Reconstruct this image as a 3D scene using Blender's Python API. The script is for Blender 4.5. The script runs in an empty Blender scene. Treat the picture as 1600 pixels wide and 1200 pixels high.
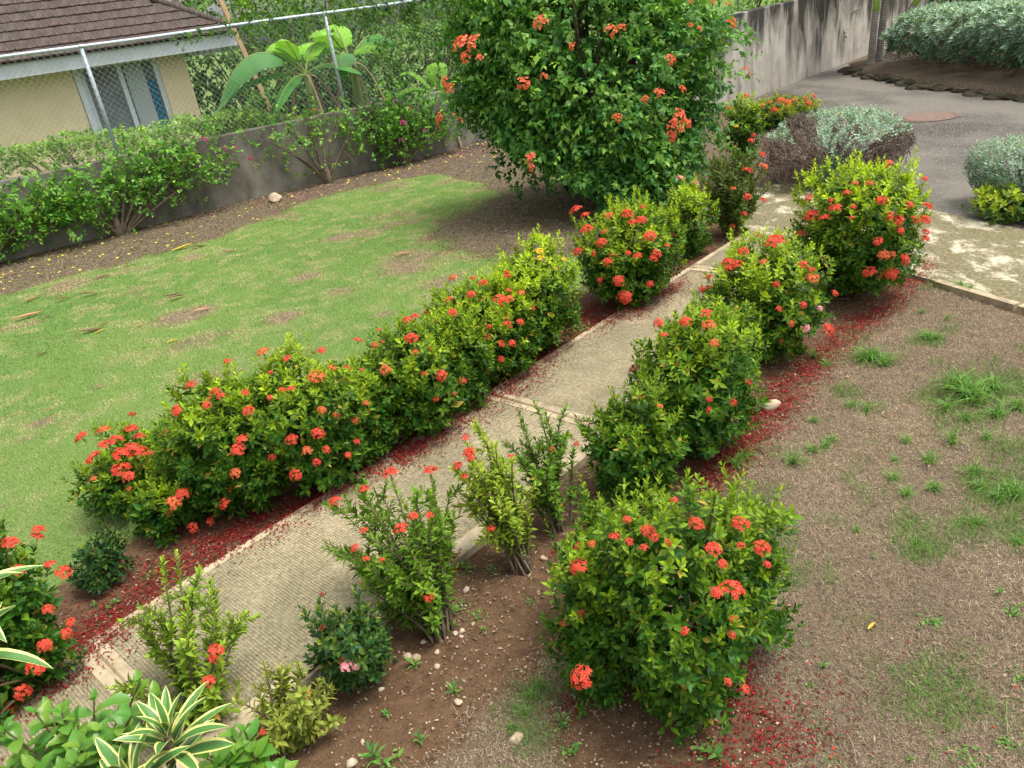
import bpy, math, random
import numpy as np
from mathutils import Matrix, Vector, Quaternion

sc = bpy.context.scene
col = sc.collection
R_ = math.radians

# ---------------------------------------------------------------- camera
EYE = 1.9
cam_d = bpy.data.cameras.new('camera'); cam = bpy.data.objects.new('camera', cam_d); col.objects.link(cam)
cam_d.sensor_width = 36.0; cam_d.lens = 27.045; cam_d.clip_start = 0.05; cam_d.clip_end = 2000.0
pitch, roll = R_(25.97), R_(8.554)
fwd = Vector((0, math.cos(pitch), -math.sin(pitch))); dwn = Vector((0, -math.sin(pitch), -math.cos(pitch))); rgt = Vector((1, 0, 0))
cx = rgt * math.cos(roll) + dwn * math.sin(roll)
cy = -(dwn * math.cos(roll) - rgt * math.sin(roll))
cz = -fwd
cam.matrix_world = Matrix(((cx.x, cy.x, cz.x, 0), (cx.y, cy.y, cz.y, 0), (cx.z, cy.z, cz.z, EYE), (0, 0, 0, 1)))
sc.camera = cam

# ---------------------------------------------------------------- sky, sun, exposure (bright overcast)
SUN_EL, SUN_AZ = R_(68), R_(104)       # azimuth of the sun measured from +Y towards +X
world = bpy.data.worlds.new('World'); sc.world = world; world.use_nodes = True
wn = world.node_tree; wn.nodes.clear()
sky = wn.nodes.new('ShaderNodeTexSky'); sky.sky_type = 'NISHITA'; sky.sun_disc = False
sky.sun_elevation = SUN_EL; sky.sun_rotation = SUN_AZ
sky.air_density = 1.0; sky.dust_density = 4.0; sky.ozone_density = 1.0
hs = wn.nodes.new('ShaderNodeHueSaturation'); hs.inputs['Saturation'].default_value = 0.25   # cloud veil: nearly white light
bg = wn.nodes.new('ShaderNodeBackground'); bg.inputs['Strength'].default_value = 0.125
wo = wn.nodes.new('ShaderNodeOutputWorld')
wn.links.new(sky.outputs[0], hs.inputs['Color']); wn.links.new(hs.outputs[0], bg.inputs[0]); wn.links.new(bg.outputs[0], wo.inputs[0])
sun_d = bpy.data.lights.new('sun', 'SUN'); sun_d.energy = 1.3; sun_d.angle = R_(22); sun_d.color = (1.0, 0.95, 0.86)
sun = bpy.data.objects.new('sun', sun_d); col.objects.link(sun)
sd = Vector((math.sin(SUN_AZ) * math.cos(SUN_EL), math.cos(SUN_AZ) * math.cos(SUN_EL), math.sin(SUN_EL)))
sun.rotation_euler = sd.to_track_quat('Z', 'Y').to_euler(); sun.location = (0, 0, 20)
vs = sc.view_settings; vs.view_transform = 'Standard'; vs.look = 'None'; vs.gamma = 1.0; vs.use_curve_mapping = False
vs.exposure = 1.2
sc.cycles.max_bounces = 6; sc.cycles.diffuse_bounces = 3; sc.cycles.glossy_bounces = 2; sc.cycles.transmission_bounces = 4; sc.cycles.transparent_max_bounces = 4

# ---------------------------------------------------------------- measured places (metres)
BLOBS = {
 'L0': [(-1.76,2.06,0.17,0.69), (-1.93,2.12,0.24,0.62), (-1.95,1.86,0.25,0.50)],
 'L1': [(-1.77,2.62,0.14,0.23)],
 'L2': [(-1.81,3.24,0.27,0.39), (-1.61,2.91,0.19,0.35)],
 'L3': [(-1.27,3.07,0.28,0.69), (-0.96,3.14,0.29,0.68), (-0.74,3.30,0.23,0.56), (-1.45,3.06,0.20,0.50)],
 'L4': [(-0.49,3.46,0.26,0.62), (-0.30,3.72,0.25,0.58)],
 'L5': [(-0.11,4.01,0.31,0.63)],
 'L6': [(0.22,4.32,0.26,0.68), (0.06,4.17,0.26,0.62)],
 'L7': [(0.89,4.88,0.38,0.67)],
 'L8': [(1.50,5.69,0.21,0.53)],
 'L9': [(1.96,6.04,0.27,0.72)],
 'R1': [(0.34,1.63,0.26,0.71), (0.20,1.96,0.17,0.50), (0.56,1.77,0.18,0.58), (0.12,1.66,0.13,0.55), (0.35,1.59,0.20,0.42)],
 'R2': [(0.45,2.66,0.22,0.51)],
 'R3': [(0.78,2.92,0.28,0.68), (0.95,3.24,0.20,0.60)],
 'R4': [(1.42,3.81,0.33,0.65)],
 'R5': [(2.19,4.40,0.39,0.85)],
 'S1': [(-0.46,2.19,0.24,0.53)],
 'S2': [(-0.12,2.36,0.13,0.61)],
 'S3': [(0.07,2.56,0.14,0.52)],
 'S4': [(-0.63,1.89,0.16,0.31)],
 'S5': [(-1.15,1.90,0.21,0.46)],
 'S6': [(-0.81,1.67,0.11,0.28)],
 'B1': [(4.02,10.36,0.46,0.37)],
 'SV': [(3.32,7.31,0.60,0.66)],
 'BG': [(1.14,7.63,1.34,2.25)],
 'B0': [(2.87,8.39,0.23,0.73)],
}
# flower heads: x, y, z, width, colour kind (0 coral, 1 in bud, 2 yellow, 3 pink, 4 orange)
BLOOMS = {
 'L0': [(-1.63,2.19,0.55,0.059,0), (-1.64,2.18,0.53,0.059,0), (-1.64,2.06,0.59,0.060,0), (-1.63,2.17,0.43,0.045,0), (-1.61,2.18,0.38,0.070,0), (-1.62,2.01,0.52,0.046,0), (-1.59,2.01,0.36,0.052,0), (-1.60,2.09,0.24,0.040,0), (-1.60,2.04,0.23,0.054,0), (-1.62,1.97,0.26,0.062,0), (-1.66,1.94,0.20,0.062,0), (-1.75,1.94,0.10,0.068,0), (-1.81,1.94,0.05,0.049,0)],
 'L2': [(-2.02,3.25,0.37,0.083,0), (-1.92,3.27,0.37,0.083,0), (-1.82,3.15,0.38,0.074,0), (-1.85,3.11,0.37,0.073,0), (-1.83,3.38,0.38,0.057,0), (-1.76,3.20,0.39,0.068,0), (-1.72,3.17,0.37,0.067,0), (-1.89,3.07,0.34,0.092,0), (-1.77,3.06,0.34,0.105,0), (-1.73,3.08,0.34,0.106,0), (-1.69,3.07,0.32,0.086,0), (-1.77,3.01,0.29,0.091,0), (-1.66,2.86,0.34,0.062,0), (-1.65,3.08,0.31,0.060,0), (-1.89,3.00,0.27,0.046,0), (-1.45,2.82,0.24,0.069,0), (-1.48,2.78,0.23,0.068,0), (-1.50,2.75,0.20,0.043,1), (-1.48,2.85,0.02,0.058,0), (-1.41,2.88,0.02,0.046,0)],
 'L3': [(-1.33,2.98,0.66,0.062,0), (-1.38,2.90,0.59,0.073,0), (-1.25,2.88,0.60,0.054,0), (-1.22,2.93,0.64,0.061,0), (-1.19,2.91,0.61,0.055,0), (-1.11,2.95,0.60,0.043,0), (-1.10,2.90,0.54,0.061,0), (-1.14,2.83,0.45,0.067,0), (-1.16,2.81,0.42,0.073,0), (-1.19,2.79,0.32,0.049,0), (-1.29,2.83,0.16,0.057,0), (-1.05,2.86,0.33,0.044,0), (-0.95,2.86,0.40,0.074,0), (-0.84,2.88,0.40,0.056,0), (-0.90,2.86,0.33,0.056,0), (-0.98,2.87,0.22,0.063,0), (-0.83,2.88,0.31,0.044,0), (-0.76,2.94,0.24,0.045,0), (-0.81,2.92,0.49,0.043,0), (-0.76,2.94,0.44,0.044,0), (-0.70,3.01,0.37,0.058,0), (-0.72,2.98,0.27,0.039,0), (-0.88,2.87,0.27,0.038,0), (-0.92,2.95,0.59,0.049,0), (-1.01,2.94,0.57,0.043,0), (-1.07,3.20,0.67,0.065,0), (-0.82,3.21,0.63,0.059,0), (-0.94,3.07,0.67,0.044,0), (-0.82,3.01,0.60,0.075,0), (-0.96,2.95,0.59,0.037,0), (-0.72,3.15,0.55,0.039,0), (-0.67,3.28,0.62,0.047,0), (-0.77,3.10,0.59,0.039,0), (-1.21,3.14,0.67,0.045,0)],
 'L4': [(-0.57,3.26,0.48,0.068,0), (-0.43,3.34,0.58,0.082,0), (-0.42,3.54,0.61,0.057,0), (-0.36,3.55,0.60,0.057,0), (-0.45,3.45,0.62,0.049,0), (-0.24,3.55,0.59,0.072,0), (-0.35,3.32,0.52,0.041,0), (-0.42,3.29,0.53,0.041,0), (-0.32,3.28,0.39,0.062,0), (-0.24,3.38,0.31,0.057,0), (-0.39,3.25,0.43,0.041,0), (-0.60,3.35,0.56,0.048,0), (-0.36,3.23,0.30,0.035,0), (-0.61,3.25,0.22,0.042,0)],
 'L5': [(-0.26,3.88,0.55,0.055,0), (-0.14,3.84,0.57,0.062,0), (-0.23,4.09,0.59,0.057,0), (-0.12,3.94,0.62,0.047,0), (-0.00,3.82,0.52,0.093,0), (0.05,3.85,0.52,0.062,0), (-0.07,3.90,0.60,0.055,0), (0.06,4.09,0.58,0.057,0), (0.06,4.02,0.57,0.056,0), (-0.19,3.73,0.39,0.069,0), (-0.10,3.71,0.38,0.061,0), (-0.03,3.72,0.32,0.046,0), (0.02,3.76,0.41,0.069,0), (-0.07,3.73,0.42,0.046,0), (-0.04,3.73,0.23,0.055,0), (0.12,3.94,0.51,0.064,0), (0.09,3.80,0.40,0.055,0), (0.03,3.74,0.31,0.054,0)],
 'L6': [(0.26,4.20,0.64,0.070,2), (0.26,4.17,0.61,0.058,2), (0.27,4.07,0.30,0.050,2), (0.39,4.23,0.56,0.034,2)],
 'L7': [(0.59,5.01,0.64,0.107,0), (0.64,5.00,0.60,0.078,0), (0.62,4.80,0.56,0.113,0), (0.55,4.77,0.43,0.094,0), (0.71,4.67,0.56,0.046,0), (0.68,4.64,0.51,0.073,0), (0.76,4.76,0.63,0.083,0), (0.87,4.73,0.64,0.092,0), (0.88,4.65,0.60,0.082,0), (0.94,4.66,0.60,0.082,0), (0.81,4.78,0.65,0.046,0), (0.98,4.80,0.65,0.047,0), (0.97,4.58,0.52,0.099,0), (0.91,4.55,0.50,0.054,0), (1.12,4.63,0.48,0.046,0), (1.07,4.57,0.44,0.045,0), (0.99,4.53,0.42,0.063,0), (0.97,4.52,0.39,0.054,0), (0.88,4.52,0.42,0.063,0), (0.70,4.57,0.40,0.073,0), (0.82,4.54,0.45,0.045,0), (0.63,4.64,0.45,0.046,0), (0.75,4.54,0.28,0.083,0), (0.94,4.53,0.23,0.064,0), (0.79,4.57,0.16,0.103,0), (0.65,4.60,0.28,0.046,0)],
 'L8': [(1.34,5.56,0.19,0.055,0), (1.57,5.71,0.53,0.066,3), (1.47,5.75,0.57,0.066,3)],
 'L9': [(2.00,5.81,0.54,0.100,0), (2.17,5.94,0.53,0.080,0), (2.10,6.03,0.71,0.068,0), (2.17,5.99,0.60,0.068,0), (1.98,5.77,0.35,0.079,0), (2.13,5.84,0.29,0.057,0), (1.96,5.79,0.22,0.080,0), (1.89,5.84,0.13,0.058,0), (1.88,5.79,0.42,0.045,0)],
 'B0': [(2.86,8.36,0.72,0.092,0), (2.87,8.16,0.35,0.077,0), (2.70,8.41,0.62,0.070,4), (2.71,8.23,0.45,0.069,2)],
 'B1': [(3.82,10.25,0.34,0.095,4), (3.94,10.20,0.35,0.113,4), (3.98,10.08,0.33,0.112,4), (3.80,10.04,0.27,0.093,0), (4.23,10.13,0.32,0.094,0), (4.23,10.04,0.28,0.112,0), (4.41,10.31,0.31,0.095,0), (3.71,10.25,0.31,0.085,4), (4.08,10.13,0.34,0.084,4)],
 'R1': [(0.10,1.59,0.57,0.054,0), (0.05,1.95,0.33,0.042,1), (0.07,1.49,0.28,0.067,0), (0.09,1.50,0.49,0.034,1), (0.20,1.56,0.66,0.041,0), (0.23,1.54,0.66,0.026,0), (0.28,1.54,0.68,0.044,0), (0.29,1.52,0.68,0.036,0), (0.26,1.51,0.66,0.029,0), (0.32,1.50,0.67,0.029,0), (0.37,1.63,0.70,0.030,0), (0.40,1.54,0.68,0.051,0), (0.53,1.60,0.62,0.054,0), (0.42,1.48,0.64,0.061,0), (0.44,1.46,0.62,0.036,0), (0.51,1.53,0.61,0.026,0), (0.57,1.56,0.56,0.046,0), (0.57,1.52,0.54,0.026,0), (0.45,1.42,0.57,0.067,0), (0.41,1.41,0.58,0.046,0), (0.44,1.38,0.51,0.025,0), (0.43,1.36,0.49,0.028,0), (0.32,1.36,0.52,0.028,0), (0.41,1.33,0.37,0.025,0), (0.45,1.34,0.32,0.022,0), (0.22,1.97,0.47,0.027,0), (0.24,1.61,0.68,0.023,0)],
 'R2': [(0.47,2.58,0.49,0.034,1), (0.54,2.56,0.45,0.025,0)],
 'R3': [(0.52,2.90,0.46,0.062,0), (0.64,2.94,0.64,0.061,0), (0.64,2.85,0.62,0.042,0), (0.73,2.85,0.66,0.059,0), (0.82,2.88,0.68,0.066,0), (0.81,2.81,0.65,0.059,0), (0.81,2.74,0.60,0.041,0), (0.66,2.73,0.54,0.029,1), (0.69,2.70,0.52,0.029,1), (0.93,2.69,0.44,0.035,0), (0.85,2.65,0.38,0.035,0), (0.76,2.64,0.36,0.041,0), (0.76,2.65,0.41,0.035,0)],
 'R4': [(1.20,3.78,0.56,0.084,0), (1.22,3.70,0.56,0.075,0), (1.19,3.71,0.54,0.060,0), (1.13,3.88,0.46,0.055,0), (1.11,3.92,0.37,0.064,0), (1.27,3.75,0.61,0.060,0), (1.44,3.76,0.64,0.105,0), (1.41,3.73,0.64,0.075,0), (1.41,3.92,0.63,0.039,0), (1.33,3.63,0.58,0.044,0), (1.18,3.59,0.37,0.045,0), (1.36,3.54,0.50,0.044,0), (1.36,3.50,0.38,0.044,0), (1.60,3.84,0.62,0.069,0), (1.52,3.61,0.55,0.066,0), (1.56,3.60,0.52,0.044,0), (1.67,3.73,0.51,0.046,0), (1.55,3.56,0.48,0.066,0), (1.70,3.65,0.35,0.053,0), (1.48,3.50,0.38,0.044,0), (1.66,3.62,0.17,0.085,0), (1.42,3.49,0.30,0.044,0), (1.50,3.51,0.25,0.052,3), (1.58,3.53,0.34,0.037,3)],
 'R5': [(1.85,4.28,0.58,0.102,0), (1.89,4.20,0.59,0.075,0), (1.94,4.18,0.64,0.082,0), (1.87,4.37,0.66,0.060,0), (1.93,4.23,0.68,0.050,0), (2.00,4.19,0.72,0.057,0), (2.01,4.12,0.65,0.041,0), (2.14,4.08,0.67,0.072,0), (2.17,4.04,0.60,0.056,0), (2.22,4.03,0.57,0.072,0), (2.22,4.01,0.51,0.056,0), (2.29,4.07,0.63,0.065,0), (2.44,4.14,0.59,0.066,0), (2.39,4.07,0.53,0.073,0), (2.33,4.05,0.55,0.065,0), (2.40,4.06,0.47,0.057,0), (2.39,4.06,0.42,0.058,0), (2.11,4.02,0.47,0.065,0), (2.14,4.01,0.39,0.065,0), (2.19,4.01,0.39,0.057,0), (2.26,4.01,0.36,0.057,0), (2.09,4.04,0.29,0.091,0), (2.21,4.04,0.26,0.117,0), (2.27,4.02,0.33,0.058,0), (1.99,4.09,0.59,0.041,0), (2.49,4.29,0.69,0.059,0), (2.26,4.26,0.82,0.049,4), (2.11,4.16,0.75,0.049,4), (2.05,4.20,0.75,0.041,4)],
 'S1': [(-0.66,2.24,0.46,0.051,0), (-0.54,2.19,0.51,0.044,0), (-0.45,2.23,0.53,0.060,0), (-0.33,2.32,0.47,0.062,0), (-0.38,2.07,0.47,0.043,0), (-0.42,2.03,0.46,0.052,0), (-0.33,2.08,0.45,0.034,0), (-0.54,2.05,0.46,0.033,0), (-0.57,2.02,0.41,0.043,0), (-0.54,1.99,0.38,0.028,0), (-0.49,1.98,0.38,0.028,0), (-0.37,1.97,0.21,0.043,0)],
 'S2': [(-0.19,2.35,0.57,0.041,0), (-0.18,2.30,0.54,0.061,0), (-0.18,2.29,0.53,0.051,0), (-0.23,2.34,0.46,0.047,0), (-0.21,2.28,0.46,0.036,0), (-0.04,2.30,0.50,0.031,0), (-0.15,2.23,0.26,0.036,0)],
 'S3': [(0.21,2.56,0.34,0.023,0), (0.11,2.45,0.41,0.022,0)],
 'S4': [(-0.70,1.97,0.28,0.043,1), (-0.68,1.82,0.28,0.031,1), (-0.62,1.74,0.19,0.040,3), (-0.59,1.75,0.19,0.040,3), (-0.63,1.75,0.21,0.026,1)],
 'S5': [(-0.99,1.77,0.30,0.053,0), (-1.02,1.72,0.23,0.048,0), (-1.00,1.76,0.29,0.035,0)],
 'S6': [(-0.72,1.64,0.21,0.034,0), (-0.84,1.57,0.17,0.021,0)],
 'BG': [(0.07,7.04,1.58,0.198,0), (0.17,6.89,1.59,0.157,0), (0.09,6.94,1.51,0.135,0), (0.18,6.80,1.48,0.108,0), (0.65,6.58,1.68,0.126,0), (-0.09,7.17,1.34,0.128,0), (-0.09,7.12,1.26,0.128,0), (0.45,6.50,1.29,0.129,0), (0.63,6.41,1.31,0.069,4), (0.85,6.40,1.50,0.068,4), (1.14,6.40,1.56,0.102,0), (1.22,6.41,1.57,0.079,4), (1.11,6.30,0.98,0.081,4), (1.43,6.32,1.10,0.104,0), (1.34,6.31,1.07,0.069,4), (1.62,6.38,1.09,0.082,0), (1.55,6.38,1.31,0.092,0), (1.60,6.40,0.90,0.130,0), (1.58,6.42,0.82,0.143,0), (1.54,6.42,0.77,0.108,0), (1.67,6.45,0.83,0.096,0), (1.45,6.59,1.78,0.091,0), (1.79,6.66,1.67,0.058,4), (1.98,6.79,1.64,0.060,4), (2.17,6.98,1.59,0.061,4), (2.15,6.86,1.48,0.097,0), (1.75,6.54,1.51,0.058,4), (1.82,6.56,1.47,0.058,0), (2.27,6.92,1.09,0.101,4), (0.45,6.59,0.72,0.111,0), (0.46,6.62,0.65,0.075,0), (-0.20,7.58,1.01,0.138,4), (-0.20,7.57,0.96,0.110,4)],
}
BALD = [(-2.54,6.04,0.286), (-0.74,6.73,0.430), (-0.24,7.90,0.297), (-1.63,6.70,0.200), (-0.72,6.44,0.330), (-2.95,6.61,0.113), (-1.67,5.64,0.172), (-0.86,5.40,0.095), (-0.44,5.95,0.309), (-0.05,6.67,0.284), (-4.33,7.60,0.382), (-2.90,4.35,0.118), (-2.88,4.14,0.076), (-2.61,3.38,0.064), (-1.55,7.96,0.199)]
LAWN_LUSH = [(0.03,8.72,0.433), (-0.27,7.24,0.305), (-1.40,5.23,0.276), (-0.88,5.69,0.247), (-2.55,6.77,0.345), (-2.15,8.31,0.483), (-1.47,9.06,0.374)]
DRY_GREEN = [(1.89,3.58,0.152), (2.25,3.67,0.096), (2.10,3.08,0.210), (1.80,2.33,0.170), (1.34,2.12,0.114), (2.27,3.12,0.182), (0.85,2.45,0.151), (0.82,2.29,0.120), (1.09,1.51,0.200), (1.17,1.45,0.142), (1.37,2.23,0.118), (-0.04,1.72,0.119), (-0.11,1.66,0.097), (1.95,2.62,0.159), (1.54,2.19,0.116), (1.64,3.27,0.094), (1.72,2.11,0.136), (0.87,2.06,0.067), (-0.08,1.56,0.093), (0.83,2.13,0.092)]
TUFTS = [(1.88,3.56,0.151), (1.82,3.55,0.117), (1.90,3.47,0.115), (2.25,3.68,0.103), (2.29,3.67,0.076), (2.08,3.05,0.178), (2.06,3.12,0.167), (2.09,2.98,0.161), (2.21,3.07,0.149), (1.94,2.97,0.116), (2.10,2.85,0.113), (1.14,2.72,0.109), (1.25,2.80,0.084), (1.31,2.81,0.073), (1.62,3.07,0.078), (1.36,3.04,0.059), (1.81,2.71,0.098), (1.65,2.60,0.090), (1.57,2.41,0.085), (1.46,2.52,0.077), (1.45,2.40,0.075), (1.76,2.47,0.092), (1.73,2.37,0.084), (1.80,2.33,0.097), (1.75,2.30,0.087), (1.82,2.30,0.096), (1.59,2.18,0.070), (1.96,2.87,0.102), (1.53,2.64,0.053), (1.57,3.12,0.073), (0.96,2.29,0.048), (1.18,2.24,0.043), (1.94,2.68,0.075), (2.21,2.88,0.114), (1.64,2.76,0.066), (1.36,2.85,0.062), (1.34,2.12,0.059), (1.36,2.08,0.054), (1.65,2.05,0.067), (-0.08,1.70,0.059), (-0.05,1.74,0.052), (-0.11,1.64,0.050), (-0.15,1.60,0.045), (0.86,2.49,0.056), (0.90,2.76,0.099), (0.96,2.82,0.084), (1.62,3.66,0.089), (1.63,3.53,0.080), (2.40,4.01,0.059), (2.76,4.25,0.085), (2.78,4.18,0.069), (2.47,3.88,0.050)]
WEEDS = [(1.19,1.76,0.080), (1.43,1.75,0.092), (0.80,1.65,0.050), (1.31,1.51,0.073), (1.15,1.32,0.067), (1.02,1.29,0.073), (-0.35,2.11,0.100), (-0.37,2.03,0.075), (-0.24,2.10,0.059), (-0.30,2.15,0.060), (-0.45,1.89,0.084), (-0.32,1.76,0.080), (-0.53,1.71,0.051), (-0.18,2.33,0.058), (-0.27,2.35,0.069), (-0.56,1.56,0.112), (-0.51,1.54,0.092), (0.38,1.43,0.085), (0.40,1.40,0.069), (-0.00,1.59,0.075), (0.01,1.49,0.065), (-1.59,2.61,0.069), (-1.69,2.47,0.056), (-1.76,2.46,0.046), (-1.69,2.43,0.045), (-0.22,2.02,0.053), (-0.49,2.19,0.047), (-0.42,1.60,0.068), (1.17,2.09,0.041), (0.79,1.75,0.032), (0.74,1.59,0.034), (1.20,1.61,0.030), (0.50,4.53,0.106), (0.47,4.49,0.089), (-0.00,1.57,0.049), (-0.05,2.13,0.041), (0.31,2.06,0.036), (0.88,1.31,0.037), (1.45,1.83,0.045)]
STONES = [(1.22,3.22,0.093), (0.22,2.57,0.042), (0.02,2.35,0.029), (-0.14,1.56,0.048), (-0.31,1.72,0.032), (-0.30,2.03,0.022), (-0.32,2.02,0.022), (-0.30,2.00,0.017), (-0.38,1.94,0.021), (-0.38,1.88,0.025), (-0.43,2.00,0.020), (-0.60,1.63,0.017), (-0.56,1.82,0.021), (-0.62,1.56,0.037), (-0.48,1.94,0.030), (-0.43,2.00,0.018), (-0.35,2.00,0.015), (-0.45,1.93,0.030), (-0.28,2.23,0.028), (-0.37,2.10,0.018), (-0.26,2.06,0.016), (-2.75,10.44,0.204)]
FALLEN = [(-3.35,8.45,0.182), (-3.16,8.40,0.153), (-2.87,6.69,0.114), (-2.79,6.58,0.124), (-2.42,6.09,0.115), (-3.30,5.99,0.145), (-3.21,5.95,0.062), (-4.16,6.68,0.193), (-3.95,6.59,0.079), (-3.80,7.10,0.132), (-3.26,6.14,0.074), (-3.93,7.71,0.129), (-5.25,8.46,0.112), (-0.81,6.87,0.128), (-1.30,8.50,0.085), (-2.72,4.77,0.060), (-2.89,5.95,0.062), (-3.51,5.62,0.078), (-2.46,5.46,0.067), (1.01,1.78,0.032), (-2.69,7.98,0.093), (-4.03,7.08,0.108), (-4.42,7.25,0.122)]
PETAL_L = [(-1.76,2.06,0.156), (-1.71,2.18,0.139), (-1.69,2.31,0.121), (-1.62,2.43,0.100), (-1.56,2.69,0.135), (-1.38,2.73,0.137), (-1.27,2.84,0.169), (-1.11,2.89,0.171), (-0.98,3.01,0.147), (-0.91,3.10,0.151), (-0.79,3.18,0.154), (-0.64,3.19,0.139), (-0.55,3.26,0.125), (-0.49,3.40,0.162), (-0.29,3.57,0.202), (-0.15,3.71,0.208), (0.00,3.90,0.180), (0.08,4.04,0.149), (0.17,4.19,0.115), (0.68,4.63,0.187), (0.85,4.67,0.167), (1.06,4.83,0.151), (0.58,4.79,0.171), (1.19,4.97,0.132), (0.32,4.44,0.160), (-0.37,3.94,0.146), (-0.69,3.46,0.131), (-0.37,2.36,0.039), (-0.35,2.37,0.035), (-1.81,2.00,0.131)]
PETAL_R = [(2.68,4.60,0.124), (2.45,4.39,0.159), (2.18,4.11,0.132), (2.03,4.02,0.129), (1.82,3.81,0.124), (1.58,3.59,0.152), (1.38,3.43,0.163), (1.20,3.20,0.154), (1.09,3.05,0.134), (0.95,2.91,0.115), (0.82,2.78,0.125), (0.74,2.70,0.109), (0.54,1.66,0.097), (0.51,1.57,0.093), (0.51,1.46,0.107), (0.41,1.39,0.104), (0.64,1.44,0.106), (0.43,1.78,0.061), (0.05,1.68,0.058)]
BED_EDGE = [(2.69,4.46), (2.30,4.11), (1.90,3.82), (1.36,3.29), (1.03,2.89), (0.73,2.52), (0.35,2.17), (0.05,1.96), (-0.14,1.79), (-0.27,1.64), (-0.36,1.51)]
LITTER_EDGE = [(-4.83,7.43), (-3.56,7.43), (-2.67,9.03), (-1.61,10.24), (-0.43,10.64), (0.13,9.37), (0.46,7.82)]
PTS = [(2.50,7.31), (2.91,7.25), (7.02,14.79), (6.85,9.76), (4.48,13.27)]

# ---------------------------------------------------------------- helpers
def nrm(a):
    a = np.asarray(a, float); return a / np.maximum(np.linalg.norm(a, axis=-1, keepdims=True), 1e-9)

def vnoise(x, y, scale, seed):
    """smooth value noise 0..1"""
    x = np.asarray(x) / scale + 137.3; y = np.asarray(y) / scale + 91.7
    xi = np.floor(x).astype(np.int64); yi = np.floor(y).astype(np.int64); fx = x - xi; fy = y - yi
    fx = fx * fx * (3 - 2 * fx); fy = fy * fy * (3 - 2 * fy)
    def h(a, b):
        n = (a * 374761393 + b * 668265263 + seed * 974711) & 0x7fffffff
        n = ((n ^ (n >> 13)) * 1274126177) & 0x7fffffff
        return ((n ^ (n >> 16)) & 0xffff) / 65535.0
    return (h(xi, yi) * (1 - fx) + h(xi + 1, yi) * fx) * (1 - fy) + (h(xi, yi + 1) * (1 - fx) + h(xi + 1, yi + 1) * fx) * fy

def fbm(x, y, scale, seed, octv=4):
    t = 0; a = .5; s = 0
    for i in range(octv):
        t = t + a * vnoise(x, y, scale, seed + i * 17); s += a; a *= .55; scale *= .48
    return t / s

def sst(a, b, x):
    t = np.clip((x - a) / (b - a), 0, 1); return t * t * (3 - 2 * t)

class MB:
    """collects vertices, faces and vertex colours; build() links them as one mesh object"""
    def __init__(s): s.V = []; s.F = []; s.C = []; s.n = 0; s.mi = []
    def add(s, V, F, C=None, mi=0):
        V = np.asarray(V, float).reshape(-1, 3)
        if not isinstance(F, list): F = [F]
        for f in F:
            f = np.asarray(f, np.int64)
            if f.ndim == 1: f = f[None]
            s.F.append(f + s.n); s.mi.append(mi)
        s.V.append(V); s.n += len(V)
        c = np.ones((len(V), 3)) * .5 if C is None else np.broadcast_to(np.asarray(C, float), (len(V), 3))
        s.C.append(c)
    def mesh(s, name, mats, origin=(0, 0, 0), smooth=True):
        V = np.concatenate(s.V) - np.asarray(origin, float); C = np.concatenate(s.C)
        me = bpy.data.meshes.new(name)
        me.vertices.add(len(V)); me.vertices.foreach_set('co', V.astype(np.float32).ravel())
        lv = np.concatenate([f.ravel() for f in s.F]); tot = np.concatenate([np.full(len(f), f.shape[1]) for f in s.F])
        mi = np.concatenate([np.full(len(f), m) for f, m in zip(s.F, s.mi)])
        me.loops.add(len(lv)); me.loops.foreach_set('vertex_index', lv.astype(np.int32))
        me.polygons.add(len(tot)); st = np.concatenate([[0], np.cumsum(tot)[:-1]])
        me.polygons.foreach_set('loop_start', st.astype(np.int32))
        me.polygons.foreach_set('material_index', mi.astype(np.int32))
        me.polygons.foreach_set('use_smooth', np.full(len(tot), smooth, bool))
        me.update(calc_edges=True)
        ca = me.color_attributes.new('Col', 'FLOAT_COLOR', 'POINT')
        ca.data.foreach_set('color', np.concatenate([C, np.ones((len(C), 1))], 1).astype(np.float32).ravel())
        for m in (mats if isinstance(mats, (list, tuple)) else [mats]): me.materials.append(m)
        return me
    def build(s, name, mats, parent=None, origin=(0, 0, 0), smooth=True):
        me = s.mesh(name, mats, origin, smooth)
        o = bpy.data.objects.new(name, me); col.objects.link(o)
        if parent is not None: o.parent = parent
        else: o.location = origin
        return o

def tag(o, label=None, cat=None, group=None, kind=None):
    if label: o['label'] = label
    if cat: o['category'] = cat
    if group: o['group'] = group
    if kind: o['kind'] = kind
    return o

def empty(name, loc, label=None, cat=None, group=None, kind=None):
    o = bpy.data.objects.new(name, None); col.objects.link(o); o.location = loc; o.empty_display_size = .05
    return tag(o, label, cat, group, kind)

def inst(name, me, parent, loc, rot=None, scale=1.0):
    o = bpy.data.objects.new(name, me); col.objects.link(o); o.parent = parent; o.location = loc
    if rot is not None: o.rotation_mode = 'QUATERNION'; o.rotation_quaternion = rot
    o.scale = (scale,) * 3 if not hasattr(scale, '__len__') else scale
    return o

def box(mb, c, size, ax=(1, 0), C=None, mi=0, taper=1.0):
    """box centred at c, its first side along the ground direction ax"""
    ux = np.array([ax[0], ax[1], 0.]); uy = np.array([-ax[1], ax[0], 0.]); uz = np.array([0, 0, 1.])
    V = []
    for k in (-1, 1):
        t = taper if k == 1 else 1.0
        for a, b in ((-1, -1), (1, -1), (1, 1), (-1, 1)):
            V.append(np.asarray(c, float) + ux * a * size[0] / 2 * t + uy * b * size[1] / 2 * t + uz * k * size[2] / 2)
    mb.add(V, np.array([[0, 3, 2, 1], [4, 5, 6, 7], [0, 1, 5, 4], [1, 2, 6, 5], [2, 3, 7, 6], [3, 0, 4, 7]]), C, mi)

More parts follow.
